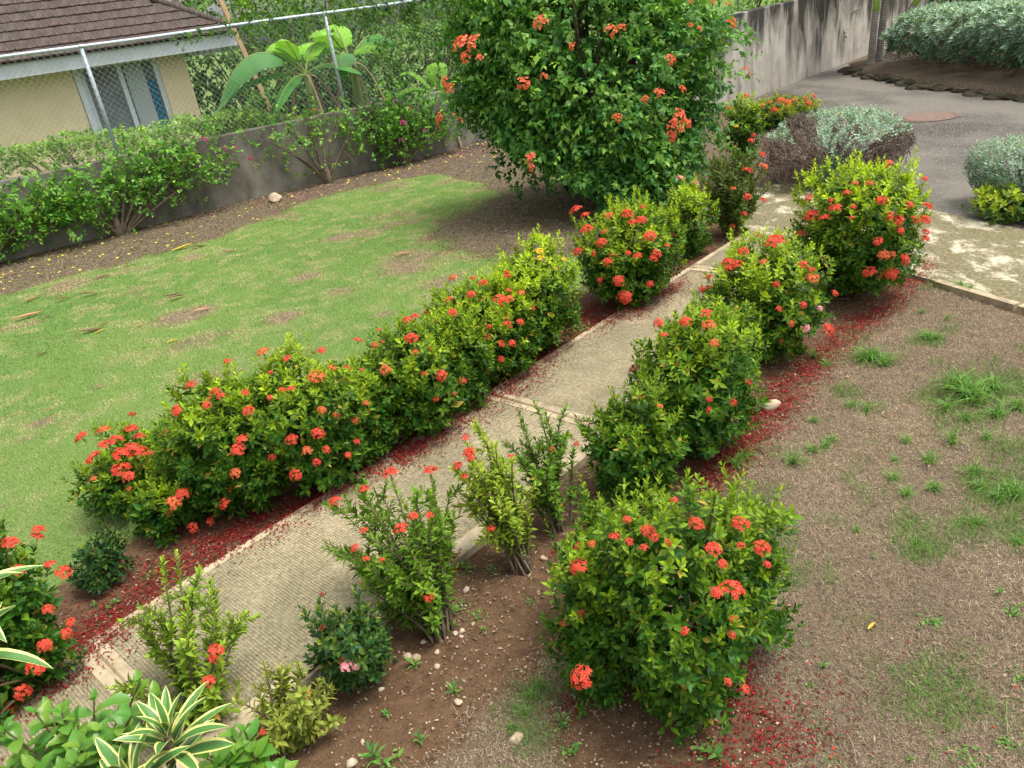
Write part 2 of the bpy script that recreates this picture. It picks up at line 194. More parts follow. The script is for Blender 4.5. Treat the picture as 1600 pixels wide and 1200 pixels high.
def tube(mb, pts, rad, sides=5, C=None, cap=True, mi=0):
    pts = np.asarray(pts, float); n = len(pts)
    rad = np.broadcast_to(np.asarray(rad, float), (n,))
    T = nrm(np.gradient(pts, axis=0)); ref = np.array([.31, .17, .93]) if abs(T[0, 2]) < .9 else np.array([1., .1, 0])
    X = nrm(np.cross(T, ref)); Y = np.cross(T, X)
    a = np.arange(sides) / sides * 2 * np.pi
    V = pts[:, None] + rad[:, None, None] * (np.cos(a)[None, :, None] * X[:, None] + np.sin(a)[None, :, None] * Y[:, None])
    i = np.arange(n - 1)[:, None] * sides; j = np.arange(sides)[None]; k = (j + 1) % sides
    F = [np.stack([i + j, i + k, i + sides + k, i + sides + j], -1).reshape(-1, 4)]
    if cap and sides > 2: F += [np.arange(sides)[::-1][None], (np.arange(sides) + (n - 1) * sides)[None]]
    mb.add(V.reshape(-1, 3), F, C, mi)

def bez(a, b, c, n):
    t = np.linspace(0, 1, n)[:, None]; a, b, c = (np.asarray(q, float) for q in (a, b, c))
    return a * (1 - t) ** 2 + 2 * b * t * (1 - t) + c * t * t

LOW = (np.array([[0, 0, 0], [-.5, .48, .05], [.5, .48, .05], [0, .52, -.02], [0, 1, -.1]]),
       np.array([[0, 2, 3], [2, 4, 3], [4, 1, 3], [1, 0, 3]]))
HIGH = (np.array([[0, 0, 0], [-.36, .25, .05], [.36, .25, .05], [0, .28, .0], [-.47, .6, .04], [.47, .6, .04], [0, .63, -.02], [0, 1, -.14]]),
        [np.array([[0, 2, 3], [0, 3, 1], [6, 5, 7], [4, 6, 7]]), np.array([[3, 2, 5, 6], [1, 3, 6, 4]])])
OVATE = (np.array([[0, 0, 0], [-.5, .3, .06], [.5, .3, .06], [0, .4, -.02], [0, 1, -.16]]),
         np.array([[0, 2, 3], [2, 4, 3], [4, 1, 3], [1, 0, 3]]))
def leaves(mb, P, D, N, L, W, C, tpl=LOW):
    """a batch of folded leaf blades: base points P, directions D, upper-side normals N"""
    P = np.asarray(P, float); n = len(P)
    if n == 0: return
    D = nrm(D); X = nrm(np.cross(D, N)); N = np.cross(X, D)
    T, F = tpl; L = np.broadcast_to(L, (n,)); W = np.broadcast_to(W, (n,))
    V = (P[:, None] + T[None, :, 0:1] * (W[:, None, None] * X[:, None]) + T[None, :, 1:2] * (L[:, None, None] * D[:, None])
         + T[None, :, 2:3] * (L[:, None, None] * N[:, None]))
    k = len(T); off = (np.arange(n) * k)[:, None, None]
    Fs = F if isinstance(F, list) else [F]
    Fo = [(off + f[None]).reshape(-1, f.shape[1]) for f in Fs]
    C = np.repeat(np.broadcast_to(np.asarray(C, float), (n, 3)), k, 0)
    mb.add(V.reshape(-1, 3), Fo, C)

def mixc(a, b, t):
    t = np.asarray(t)[..., None]; return np.asarray(a) * (1 - t) + np.asarray(b) * t

def frames(A, rng):
    ref = nrm(rng.normal(size=A.shape)); X = nrm(np.cross(A, ref)); return X, np.cross(A, X)

def sprigs(mb, P, A, rng, young, pairs=5, gap=.011, ll=.036, wid=.36, old=(.02, .075, .014), new=(.25, .36, .03), spread=.45, tpl=LOW, op0=22, op1=15):
    """shoot tips with opposite leaf pairs: P tips, A shoot axes; new leaves sit at the tip"""
    n = len(P); A = nrm(A); X, Y = frames(A, rng); ph = rng.uniform(0, 6.28, n)
    sz = rng.uniform(.75, 1.2, n)
    for j in range(pairs):
        th = np.radians(op0 + op1 * j) * rng.uniform(.85, 1.15, n); lf = (.6, .85, 1.0, 1.0, .95, .9, .9)[j]
        a = ph + j * np.pi / 2 + rng.normal(0, .2, n)
        for s in (0, np.pi):
            b = a + s + rng.normal(0, .15, n)
            Rd = X * np.cos(b)[:, None] + Y * np.sin(b)[:, None]
            D = A * np.cos(th)[:, None] + Rd * np.sin(th)[:, None]; N = A * np.sin(th)[:, None] - Rd * np.cos(th)[:, None]
            L = ll * lf * sz * rng.uniform(.85, 1.15, n)
            y = np.clip(young * (1 - .13 * j) + rng.normal(0, .08, n), 0, 1)
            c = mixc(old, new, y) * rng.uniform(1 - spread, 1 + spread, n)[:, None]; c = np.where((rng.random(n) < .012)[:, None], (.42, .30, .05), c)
            leaves(mb, P - A * (gap * (j + .5) * sz)[:, None], D, N, L, L * wid * rng.uniform(.9, 1.1, n), c, tpl)

def shell(blobs, dens, rng, inner=.35, zmin=.02, lump=.09, ph=None, power=2.0):
    """points on a union of lumpy ellipsoids standing on the ground: positions, outward normals, depth (1 = surface)"""
    P = []; Nn = []; Q = []
    for bi, (x, y, r, h) in enumerate(blobs):
        rx = np.array([r, r, h / 2]); c = np.array([x, y, h / 2])
        area = 4 * np.pi * ((r * r) ** 1.6 / 3 + 2 * (r * h / 2) ** 1.6 / 3) ** (1 / 1.6)
        n = int(area * dens); u = nrm(rng.normal(size=(n, 3)))
        q = np.where(rng.random(n) < inner, rng.uniform(.55, .88, n), rng.uniform(.9, 1.03, n))
        pz = rng.uniform(0, 6, 6) if ph is None else ph
        m = 1 + lump * (np.sin(u[:, 0] * 5 + pz[0]) * np.sin(u[:, 1] * 5 + pz[1]) + np.sin(u[:, 2] * 7 + pz[2]) * .6 + np.sin(u[:, 0] * 11 + pz[3]) * np.sin(u[:, 2] * 9 + u[:, 1] * 8 + pz[4]) * .6)
        pw = np.where(u[:, 2] > 0, power, 2.0); ex = (np.abs(u) ** pw[:, None]).sum(1) ** (-1 / pw)      # power 2 is an ellipsoid, more is boxier, as clipped shrubs are
        p = c + u * rx * (q * m * ex)[:, None]; nn = nrm(np.sign(u) * np.abs(u) ** (power - 1) / rx)
        keep = p[:, 2] > zmin
        for bj, (x2, y2, r2, h2) in enumerate(blobs):
            if bj != bi: keep &= (((p - [x2, y2, h2 / 2]) / [r2, r2, h2 / 2]) ** 2).sum(1) > .62
        P.append(p[keep]); Nn.append(nn[keep]); Q.append(q[keep])
    return np.concatenate(P), np.concatenate(Nn), np.concatenate(Q)

# ---------------------------------------------------------------- materials
class NT:
    def __init__(s, name):
        s.m = bpy.data.materials.new(name); s.m.use_nodes = True; s.t = s.m.node_tree; s.t.nodes.clear()
        s.o = s.n('ShaderNodeOutputMaterial'); s.b = s.n('ShaderNodeBsdfPrincipled'); s.l(s.b.outputs[0], s.o.inputs[0])
    def n(s, t): return s.t.nodes.new(t)
    def l(s, a, b): s.t.links.new(a, b)
    def pos(s): return s.n('ShaderNodeNewGeometry').outputs['Position']
    def obj(s): return s.n('ShaderNodeTexCoord').outputs['Object']
    def mapv(s, v, scale=(1, 1, 1), rot=(0, 0, 0)):
        m = s.n('ShaderNodeMapping'); m.inputs['Scale'].default_value = scale; m.inputs['Rotation'].default_value = rot; s.l(v, m.inputs[0]); return m.outputs[0]
    def noise(s, v, scale, detail=5, rough=.6, dist=0):
        k = s.n('ShaderNodeTexNoise'); k.inputs['Scale'].default_value = scale; k.inputs['Detail'].default_value = detail; k.inputs['Roughness'].default_value = rough; k.inputs['Distortion'].default_value = dist
        s.l(v, k.inputs['Vector']); return k.outputs[0]
    def vor(s, v, scale, feat='F1'):
        k = s.n('ShaderNodeTexVoronoi'); k.feature = feat; k.inputs['Scale'].default_value = scale; s.l(v, k.inputs['Vector']); return k
    def ramp(s, f, stops):
        r = s.n('ShaderNodeValToRGB'); e = r.color_ramp.elements
        while len(e) < len(stops): e.new(.5)
        for q, (p, c) in zip(e, stops): q.position = p; q.color = (*c, 1) if hasattr(c, '__len__') else (c, c, c, 1)
        s.l(f, r.inputs[0]); return r.outputs[0]
    def mix(s, f, a, b, mode='MIX'):
        m = s.n('ShaderNodeMix'); m.data_type = 'RGBA'; m.blend_type = mode; m.clamp_factor = True
        for sock, v in ((m.inputs[0], f), (m.inputs[6], a), (m.inputs[7], b)):
            if hasattr(v, 'is_linked') or hasattr(v, 'links'): s.l(v, sock)
            elif hasattr(v, '__len__'): sock.default_value = (*v, 1)
            else: sock.default_value = v if sock.type == 'VALUE' else (v, v, v, 1)
        return m.outputs[2]
    def math(s, op, a, b=0.0):
        m = s.n('ShaderNodeMath'); m.operation = op
        for i, v in enumerate((a, b)):
            if hasattr(v, 'links'): s.l(v, m.inputs[i])
            else: m.inputs[i].default_value = v
        return m.outputs[0]
    def attr(s, name='Col'):
        a = s.n('ShaderNodeAttribute'); a.attribute_name = name; return a.outputs['Color']
    def bump(s, h, strength=.5, dist=.01, prev=None):
        b = s.n('ShaderNodeBump'); b.inputs['Strength'].default_value = strength; b.inputs['Distance'].default_value = dist; s.l(h, b.inputs['Height'])
        if prev is not None: s.l(prev, b.inputs['Normal'])
        s.l(b.outputs[0], s.b.inputs['Normal']); return b.outputs[0]
    def base(s, c, rough=.8, spec=.3, metal=0):
        if hasattr(c, 'links'): s.l(c, s.b.inputs['Base Color'])
        else: s.b.inputs['Base Color'].default_value = (*c, 1)
        if hasattr(rough, 'links'): s.l(rough, s.b.inputs['Roughness'])
        else: s.b.inputs['Roughness'].default_value = rough
        s.b.inputs['Specular IOR Level'].default_value = spec; s.b.inputs['Metallic'].default_value = metal; return s

def leaf_mat(name, rough=.42, spec=.20, trans=.22, tint=(1, 1, 1), objrand=0):
    k = NT(name); c = k.mix(1.0, k.attr(), tint, 'MULTIPLY')
    if objrand:
        oi = k.n('ShaderNodeObjectInfo'); c = k.mix(k.math('MULTIPLY', oi.outputs['Random'], objrand), c, (.30, .42, .05))
    k.base(c, rough, spec)
    tr = k.n('ShaderNodeBsdfTranslucent'); tc = k.mix(1.0, c, (1.5, 1.5, .6), 'MULTIPLY'); k.l(tc, tr.inputs[0])
    mx = k.n('ShaderNodeMixShader'); mx.inputs[0].default_value = trans; k.l(k.b.outputs[0], mx.inputs[1]); k.l(tr.outputs[0], mx.inputs[2]); k.l(mx.outputs[0], k.o.inputs[0])
    return k.m
M = {}
M['leaf'] = leaf_mat('leaf_glossy'); M['leaf_soft'] = leaf_mat('leaf_soft', .55, .3, .28); M['silver'] = leaf_mat('leaf_silver', .7, .2, .12)
M['blade'] = leaf_mat('grass_blade', .6, .2, .25); M['straw'] = leaf_mat('straw_blade', .85, .1, .1)
M['bigleaf'] = leaf_mat('leaf_broad', .33, .5, .3, objrand=.55)
M['petal'] = leaf_mat('petal', .6, .2, .3)
k = NT('fallen_petal'); k.base(k.attr(), .8, .15); M['litter'] = k.m
k = NT('bark'); p = k.pos(); k.base(k.ramp(k.noise(p, 30, 6), [(.3, (.07, .05, .035)), (.7, (.22, .17, .12))]), .9, .1); k.bump(k.noise(p, 90, 4), .5, .004); M['bark'] = k.m
k = NT('dead_twig'); p = k.pos(); k.base(k.ramp(k.noise(p, 14, 4), [(.3, (.11, .08, .065)), (.7, (.27, .2, .165))]), .9, .1); M['twig'] = k.m
k = NT('young_stem'); k.base((.10, .075, .035), .8, .2); M['stem'] = k.m
k = NT('dracaena_margin'); p = k.obj(); k.base(k.ramp(k.noise(p, 20, 3), [(.3, (.62, .62, .12)), (.7, (.78, .76, .32))]), .35, .5); M['margin'] = k.m
k = NT('dracaena_green'); p = k.obj(); k.base(k.ramp(k.noise(k.mapv(p, (60, 1.5, 60)), 3, 3), [(.3, (.04, .13, .03)), (.65, (.10, .24, .05)), (.8, (.3, .42, .12))]), .35, .5); M['dgreen'] = k.m

# ground: loose soil, turf earth, dry stubble and leaf litter blended by the zone map
k = NT('garden_soil'); p = k.pos(); z = k.n('ShaderNodeSeparateColor'); k.l(k.attr(), z.inputs[0])
nf = k.noise(p, 260, 4, .7); nm = k.noise(p, 22, 6, .65); nb = k.noise(p, 2.3, 4)
soil = k.ramp(nm, [(.25, (.060, .034, .019)), (.5, (.118, .068, .037)), (.75, (.185, .115, .065))])
soil = k.mix(k.ramp(nb, [(.35, 0.), (.65, .5)]), soil, (.17, .105, .062))
soil = k.mix(k.ramp(k.noise(p, 120, 4, .7), [(.35, .55), (.5, 0.)]), soil, (.03, .018, .011))
soil = k.mix(k.ramp(k.vor(p, 130).outputs[0], [(.04, .75), (.1, 0.)]), soil, (.34, .27, .19))
dry = k.ramp(nf, [(.3, (.05, .037, .025)), (.5, (.15, .113, .076)), (.72, (.31, .245, .168))])
lawn = k.ramp(k.noise(p, 70, 5, .7), [(.3, (.07, .12, .028)), (.5, (.135, .21, .055)), (.75, (.25, .31, .10))])
lit = k.ramp(k.noise(p, 45, 6, .7), [(.3, (.05, .037, .025)), (.55, (.145, .11, .074)), (.78, (.32, .255, .17))])
def soft(ch, n, lo=.3, hi=.7): return k.ramp(k.math('ADD', ch, k.math('MULTIPLY', k.math('SUBTRACT', n, .5), .8)), [(lo, 0.), (hi, 1.)])
c = k.mix(soft(z.outputs[1], nm), soil, dry); c = k.mix(soft(z.outputs[2], nm), c, lit); c = k.mix(soft(z.outputs[0], nm), c, lawn)
k.base(c, .95, .1); b1 = k.bump(nm, .7, .02); k.bump(nf, .6, .006, b1); M['ground'] = k.m

# broomed concrete of the path, with grey lichen in the grooves
k = NT('broomed_concrete'); p = k.pos(); q = k.mapv(p, (1, 1, 1), (0, 0, R_(-45)))
wv = k.n('ShaderNodeTexWave'); wv.wave_type = 'BANDS'; wv.bands_direction = 'X'; wv.inputs['Scale'].default_value = 27; wv.inputs['Distortion'].default_value = 3.2; wv.inputs['Detail'].default_value = 4; wv.inputs['Detail Scale'].default_value = 3.0; wv.inputs['Detail Roughness'].default_value = .65; k.l(q, wv.inputs[0])
nl = k.noise(p, 1.7, 5, .6); ns = k.noise(p, 55, 5, .75); n3 = k.noise(p, 9, 5, .6)
cc = k.ramp(ns, [(.28, (.17, .137, .08)), (.5, (.375, .31, .195)), (.72, (.58, .50, .335))])
cc = k.mix(k.ramp(k.noise(p, .9, 7, .7, .5), [(.36, .6), (.52, 0.)]), cc, (.10, .092, .05))
cc = k.mix(k.ramp(nl, [(.38, 0.), (.62, .7)]), cc, k.ramp(ns, [(.3, (.11, .10, .055)), (.6, (.26, .235, .14))]))
gro = k.math('MULTIPLY', k.ramp(wv.outputs[1], [(.30, 1.), (.62, 0.)]), k.ramp(n3, [(.32, .10), (.62, .62)]))
cc = k.mix(gro, cc, (.09, .08, .048))
k.base(cc, .92, .15); b1 = k.bump(wv.outputs[1], .38, .005); k.bump(ns, .45, .004, b1); M['path'] = k.m
k = NT('trowelled_concrete_edge'); p = k.pos(); ns = k.noise(p, 40, 6, .7)
cc = k.ramp(k.noise(p, 7, 6, .7), [(.3, (.17, .14, .085)), (.5, (.42, .34, .22)), (.7, (.55, .46, .32))])
k.base(cc, .9, .15); k.bump(ns, .5, .004); M['edge'] = k.m
k = NT('lichened_concrete'); p = k.pos(); n1 = k.noise(k.mapv(p, (1, .6, 1), (0, 0, R_(20))), 4.6, 12, .72, .3); ns = k.noise(p, 60, 5, .75)
pale = k.ramp(ns, [(.3, (.42, .37, .26)), (.7, (.66, .60, .45))]); dark = k.ramp(ns, [(.28, (.07, .06, .028)), (.5, (.17, .148, .08)), (.75, (.36, .32, .2))])
k.base(k.mix(k.ramp(n1, [(.50, 0.), (.60, 1.)]), dark, pale), .93, .15); k.bump(ns, .5, .005); M['drive'] = k.m
k = NT('asphalt'); p = k.pos(); ns = k.noise(p, 48, 6, .85); nb = k.noise(k.mapv(p, (1, .6, 1)), .9, 4)
cc = k.ramp(ns, [(.36, (.018, .0165, .014)), (.5, (.08, .073, .063)), (.66, (.28, .255, .215))])
cc = k.mix(k.ramp(nb, [(.40, 0.), (.60, .65)]), cc, (.21, .192, .162))
cc = k.mix(k.ramp(k.vor(p, 16).outputs[0], [(.07, .8), (.12, 0.)]), cc, (.5, .48, .43))
k.base(cc, .95, .12); k.bump(ns, .8, .006); M['asphalt'] = k.m
def wall_mat(name, base_lo, base_hi, streak, amount, seed, ztop, zgrad):
    k = NT(name); p = k.pos(); n1 = k.noise(p, 2.2 + seed, 6, .65)
    c = k.ramp(n1, [(.3, base_lo), (.7, base_hi)])
    st = k.noise(k.mapv(p, (1.7, 1.7, .55)), 1.3, 8, .62, .6); s2 = k.noise(k.mapv(p, (4.2, 4.2, .8)), 1.2, 7, .66, .5)
    zz = k.n('ShaderNodeSeparateXYZ'); k.l(p, zz.inputs[0]); st = k.math('ADD', st, k.math('MULTIPLY', k.math('SUBTRACT', zz.outputs[2], ztop), zgrad))
    c = k.mix(k.ramp(st, [(.40, 0.), (.60, amount)]), c, streak); c = k.mix(k.ramp(s2, [(.48, 0.), (.72, amount * .6)]), c, streak)
    c = k.mix(k.ramp(k.noise(p, 9, 5, .7), [(.62, 0.), (.8, .35)]), c, (.5, .46, .38))
    k.base(c, .93, .15); k.bump(k.noise(p, 45, 5, .7), .4, .008); return k.m
M['wall_dark'] = wall_mat('weathered_render', (.12, .112, .09), (.26, .24, .195), (.045, .043, .034), .6, .3, .75, .11)
M['wall_pale'] = wall_mat('streaked_render', (.32, .295, .25), (.52, .48, .41), (.028, .026, .021), .95, .0, .80, .24)
k = NT('galvanised_steel'); p = k.pos(); k.base(k.ramp(k.noise(p, 30, 5), [(.3, (.30, .36, .39)), (.7, (.52, .58, .62))]), .5, .5, .25); M['steel'] = k.m
k = NT('chain_wire'); k.base((.27, .29, .28), .6, .3, .2); M['wire'] = k.m
k = NT('cream_paint'); p = k.pos(); k.base(k.ramp(k.noise(p, 3, 6), [(.3, (.74, .60, .36)), (.7, (.82, .68, .44))]), .85, .2); M['cream'] = k.m
k = NT('fascia_paint'); p = k.pos(); k.base(k.ramp(k.noise(p, 4, 5), [(.3, (.50, .55, .55)), (.7, (.62, .67, .66))]), .6, .3); M['fascia'] = k.m
k = NT('white_frame'); p = k.pos(); k.base(k.ramp(k.noise(p, 8, 4), [(.3, (.55, .6, .64)), (.7, (.68, .73, .77))]), .5, .4); M['frame'] = k.m
k = NT('window_glass'); p = k.pos(); k.base(k.ramp(k.noise(p, 1.5, 3), [(.35, (.10, .12, .13)), (.7, (.22, .25, .27))]), .12, .5); M['glass'] = k.m
k = NT('net_curtain'); k.base((.42, .47, .47), .9, .1); M['net'] = k.m
k = NT('blue_curtain'); k.base((.03, .20, .30), .85, .15); M['curtain'] = k.m
k = NT('roof_tile'); p = k.obj(); oi = k.n('ShaderNodeObjectInfo'); n1 = k.noise(k.mapv(k.pos(), (1, 1, 1)), 6, 6, .7)
gv = k.noise(k.mapv(p, (28, 2, 4)), 1.3, 3, .6)
c = k.ramp(n1, [(.3, (.060, .042, .034)), (.7, (.15, .105, .085))]); c = k.mix(k.math('MULTIPLY', oi.outputs['Random'], .5), c, (.10, .085, .08)); c = k.mix(k.ramp(gv, [(.42, .75), (.58, 0.)]), c, (.04, .03, .026)); k.base(c, .85, .25); k.bump(gv, .7, .012); M['tile'] = k.m
k = NT('rusty_iron'); p = k.pos(); k.base(k.ramp(k.noise(p, 26, 5), [(.3, (.12, .08, .06)), (.7, (.23, .16, .125))]), .85, .3); M['rust'] = k.m
k = NT('limestone'); p = k.pos(); k.base(k.ramp(k.noise(p, 18, 6), [(.3, (.33, .24, .15)), (.7, (.56, .46, .34))]), .9, .15); k.bump(k.noise(p, 60, 4), .5, .006); M['stone'] = k.m
k = NT('mossy_kerb_stone'); p = k.pos(); k.base(k.ramp(k.noise(p, 5, 7, .7), [(.38, (.025, .023, .016)), (.58, (.065, .058, .038)), (.8, (.27, .21, .13))]), .95, .1); k.bump(k.noise(p, 30, 5), .8, .03); M['kerb'] = k.m
k = NT('sawn_timber'); p = k.pos(); k.base(k.ramp(k.noise(k.mapv(p, (20, 20, 2)), 2, 4), [(.3, (.42, .26, .13)), (.7, (.62, .43, .26))]), .8, .2); M['timber'] = k.m
k = NT('palm_bark'); p = k.obj(); wv = k.n('ShaderNodeTexWave'); wv.bands_direction = 'Z'; wv.inputs['Scale'].default_value = 7; wv.inputs['Distortion'].default_value = 1; k.l(p, wv.inputs[0]); k.base(k.mix(k.ramp(wv.outputs[1], [(.2, .45), (.45, 0.)]), k.ramp(k.noise(p, 12, 5), [(.3, (.20, .175, .15)), (.7, (.36, .32, .27))]), (.12, .10, .08)), .9, .1); k.bump(wv.outputs[1], .25, .006); M['palmbark'] = k.m
k = NT('crownshaft'); p = k.obj(); k.base(k.ramp(k.noise(p, 5, 3), [(.3, (.22, .36, .05)), (.7, (.38, .5, .10))]), .45, .4); M['shaft'] = k.m

# ---------------------------------------------------------------- the lie of the land
RNG = np.random.default_rng(7)
FD = np.array([.8481, .5298]); FN = np.array([-.5298, .8481]); WA = np.array([-5.785, 9.215])      # boundary wall: direction, away from the garden, a point
def wallpt(s, d, z=0.0): q = WA + FD * s + FN * d; return np.array([q[0], q[1], z])
def wall_d(x, y): return (x - WA[0]) * FN[0] + (y - WA[1]) * FN[1]
def st(x, y): return (x + y) * .70711, (x - y) * .70711
def xy(s, t): return (s + t) * .70711, (s - t) * .70711
T_L, T_R, Z_PATH = -2.77, -1.905, .035
DRIVE = [(3.45, 2.2), (2.88, 3.84), (2.69, 4.40), (2.08, 6.05), (1.88, 6.75), (2.25, 7.35), (2.95, 7.30), (3.44, 5.90), (3.69, 5.06), (4.55, 2.2)]
ASPH = [(4.56, 2.2), (3.70, 5.06), (3.45, 5.90), (3.75, 7.7), (3.95, 9.6), (4.15, 12.62), (7.45, 15.9), (7.0, 14.8), (6.78, 13.6), (6.72, 12), (6.75, 10.6), (6.88, 9.4), (6.9, 2.2)]
Z_DRIVE, Z_ASPH = .028, .016
def inpoly(x, y, poly):
    x = np.asarray(x, float); y = np.asarray(y, float); r = np.zeros(x.shape, bool); n = len(poly)
    for i in range(n):
        x1, y1 = poly[i]; x2, y2 = poly[(i + 1) % n]
        c = (y1 > y) != (y2 > y); xi = (x2 - x1) * (y - y1) / (y2 - y1 + 1e-12) + x1; r ^= c & (x < xi)
    return r
def onpath(x, y):
    s, t = st(x, y); return (t > T_L) & (t < T_R) & (s > -2) & (s < 5.75 - (t - T_L) * .5)
EDX = [-8, -4.83, -3.56, -2.67, -1.61, -.6, .0, .4, .8]; EDY = [7.6, 7.75, 8.15, 9.3, 10.35, 10.75, 9.7, 8.0, 6.4]
def bareness(x, y, wob=None):
    if wob is None: wob = (fbm(x, y, .5, 3) - .5) * .5
    bare = np.zeros_like(x)
    for bx, by, r in BALD:
        a = ((x - bx) * FD[0] + (y - by) * FD[1]) / (r * 1.0); b = ((x - bx) * FN[0] + (y - by) * FN[1]) / (r * .8)
        bare = np.maximum(bare, sst(1.5, .1, np.hypot(a, b) + wob * 3.2) * .9)
    bare = np.maximum(bare, sst(.50, .76, fbm(x * .9 + y * .5, y * 1.6 - x * .6, .7, 21, 5)) * .75)
    for bx, by, r in LAWN_LUSH: bare *= 1 - sst(1.2, .4, np.hypot(x - bx, y - by) / r + wob) * .9
    return bare
def zones(x, y):
    """weights of turf, dry stubble and leaf litter at ground points"""
    s, t = st(x, y); wob = (fbm(x, y, .5, 3) - .5) * .5; wob2 = (fbm(x, y, .9, 9) - .5) * 1.2
    lawn = sst(-3.12, -3.42, t + wob * .5)
    ye = np.interp(x, EDX, EDY); far = sst(-.25, .45, y - ye + wob2)
    big = sst(1.75, 1.2, np.hypot(x - 1.0, y - 7.5) + wob)
    lit = np.maximum(far, big) * (t < -2.9)
    lawn = lawn * (1 - far) * (1 - big)
    bare = bareness(x, y, wob) * .8
    dry = sst(-1.42, -1.22, t + wob * .45) * (s < 7)
    dry *= 1 - sst(.46, .22, np.hypot(x - .3, y - 1.5) + wob * .4)
    behind = wall_d(x, y) > .1
    lawn = np.where(behind, 1.0, lawn * (1 - bare)); lit = np.where(behind, 0, lit); dry = np.where(behind, 0, np.maximum(dry, 1.1 * bare * (t < -3.2) * (1 - lit)))
    return lawn, dry, lit
def gheight(x, y):
    lawn, dry, lit = zones(x, y); s, t = st(x, y)
    h = (fbm(x, y, .35, 5) - .5) * .030 * (1 - .6 * lawn) + (fbm(x, y, .06, 8, 2) - .5) * .008 * (1 - lawn)
    flat = sst(.12, .0, np.maximum(T_L - t, t - T_R)) * (s < 6); h = h * (1 - .8 * flat)
    h = np.where(inpoly(x, y, DRIVE) | inpoly(x, y, ASPH), -.012, np.minimum(h, .02))
    h = np.where(onpath(x, y), -.01, h)
    return h - .55 * sst(.05, .14, wall_d(x, y)) * (st(x, y)[1] > -40)
def surf(x, y):
    z = gheight(x, y); z = np.where(inpoly(x, y, ASPH), Z_ASPH, z); z = np.where(inpoly(x, y, DRIVE), Z_DRIVE, z); return np.where(onpath(x, y), Z_PATH, z)

def axis_steps(lo, hi, step, out):
    a = list(np.arange(lo, hi + 1e-6, step)); d = step
    l = lo; r = hi; L = []; Rr = []
    while l > -out: d *= 1.35; l -= d; L.append(l)
    d = step
    while r < out: d *= 1.35; r += d; Rr.append(r)
    return np.array(L[::-1] + a + Rr)
xs = axis_steps(-5.6, 4.4, .045, 500); ys = axis_steps(.9, 11.2, .045, 500)
X, Y = np.meshgrid(xs, ys); Z = gheight(X, Y); lw, dr, li = zones(X, Y)
g = MB(); nx, ny = len(xs), len(ys); i = np.arange(ny - 1)[:, None] * nx; j = np.arange(nx - 1)[None]
g.add(np.stack([X, Y, Z], -1).reshape(-1, 3), np.stack([i + j, i + j + 1, i + nx + j + 1, i + nx + j], -1).reshape(-1, 4), np.stack([lw, dr, li], -1).reshape(-1, 3))
tag(g.build('ground', M['ground']), 'brown garden soil under the beds, lawn and dry grass', None, None, 'structure')

# ---- path of broomed slabs with trowelled margins
path = tag(empty('path', (*xy(2.56, -2.34), 0)), 'broom-finished concrete garden path between the two flower rows', None, None, 'structure')
org = np.array([*xy(2.56, -2.34), 0])
def slab(s0, s1a, s1b):
    """one slab from s0 to s1a at its lawn side and s1b at the other side"""
    mb = MB(); z = Z_PATH
    def P(u, v, zz):                                     # u 0..1 along, v 0..1 across
        t = T_L + (T_R - T_L) * v; e = s1a + (s1b - s1a) * v; s = s0 + (e - s0) * u
        return (*xy(s, t), zz)
    Ln = (s1a + s1b) / 2 - s0; m = .045; ul, ur = m / Ln, 1 - m / Ln; vl, vr = .045 / (T_R - T_L), 1 - .075 / (T_R - T_L)
    mb.add([P(ul, vl, z), P(ul, vr, z), P(ur, vr, z), P(ur, vl, z)], np.array([[0, 1, 2, 3]]), mi=0)
    us, vs_ = [0.002, ul, ur, .998], [0.002, vl, vr, .998]
    o = [(0.0006, 0.001), (0.0006, .999), (.9994, .999), (.9994, 0.001)]; inn = [(ul, vl), (ul, vr), (ur, vr), (ur, vl)]
    V = [P(*q, z - .004) for q in o] + [P(q[0] * .86 + p[0] * .14, q[1] * .85 + p[1] * .15, z + .003) for q, p in zip(o, inn)] + [P(*q, z + .003) for q in inn] + [P(*q, z - .001) for q in inn] + [P(*q, -.08) for q in o]
    F = []
    for a in range(4):
        b = (a + 1) % 4
        F += [[a, b, 4 + b, 4 + a], [4 + a, 4 + b, 8 + b, 8 + a], [8 + a, 8 + b, 12 + b, 12 + a], [16 + a, 16 + b, b, a]]
    mb.add(V, np.array(F), mi=1)
    mb.build('slab', [M['path'], M['edge']], path, org, smooth=False)
for a, b, c in ((-1.80, .377, .377), (.383, 2.557, 2.557), (2.563, 4.737, 4.737), (4.743, 5.74, 5.33)): slab(a, b, c)
for s_ in (.38, 2.56, 4.74):                              # mortar in the joints, a little below the slab faces
    mb = MB(); box(mb, (*xy(s_, (T_L + T_R) / 2), Z_PATH - .047), (T_R - T_L - .01, .014, .08), (.70711, -.70711)); mb.build('joint_mortar', M['edge'], path, org, smooth=False)

def sheet(name, poly, z, m, label, lip=None, depth=.1):
    mb = MB(); n = len(poly)
    mb.add([(a, b, z) for a, b in poly], np.arange(n)[None] if True else 0)
    mb.add([(a, b, z) for a, b in poly] + [(a, b, z - depth) for a, b in poly], np.array([[q, q + n, (q + 1) % n + n, (q + 1) % n] for q in range(n)]))
    return tag(mb.build(name, m, smooth=False), label, None, None, 'structure')
sheet('driveway', DRIVE, Z_DRIVE, M['drive'], 'blotchy lichened concrete apron crossing the end of the path')
sheet('road', ASPH, Z_ASPH, M['asphalt'], 'grey worn asphalt yard behind the concrete apron')
lip = MB(); a, b = np.array([3.40, 2.3]), np.array([2.70, 4.38]); d = nrm(b - a); ln = np.linalg.norm(b - a)
for q in range(4):
    c = a + d * ln * (q + .5) / 4; box(lip, (c[0] - .018, c[1], .012), (ln / 4 - .006, .05, .06), d, taper=.97)
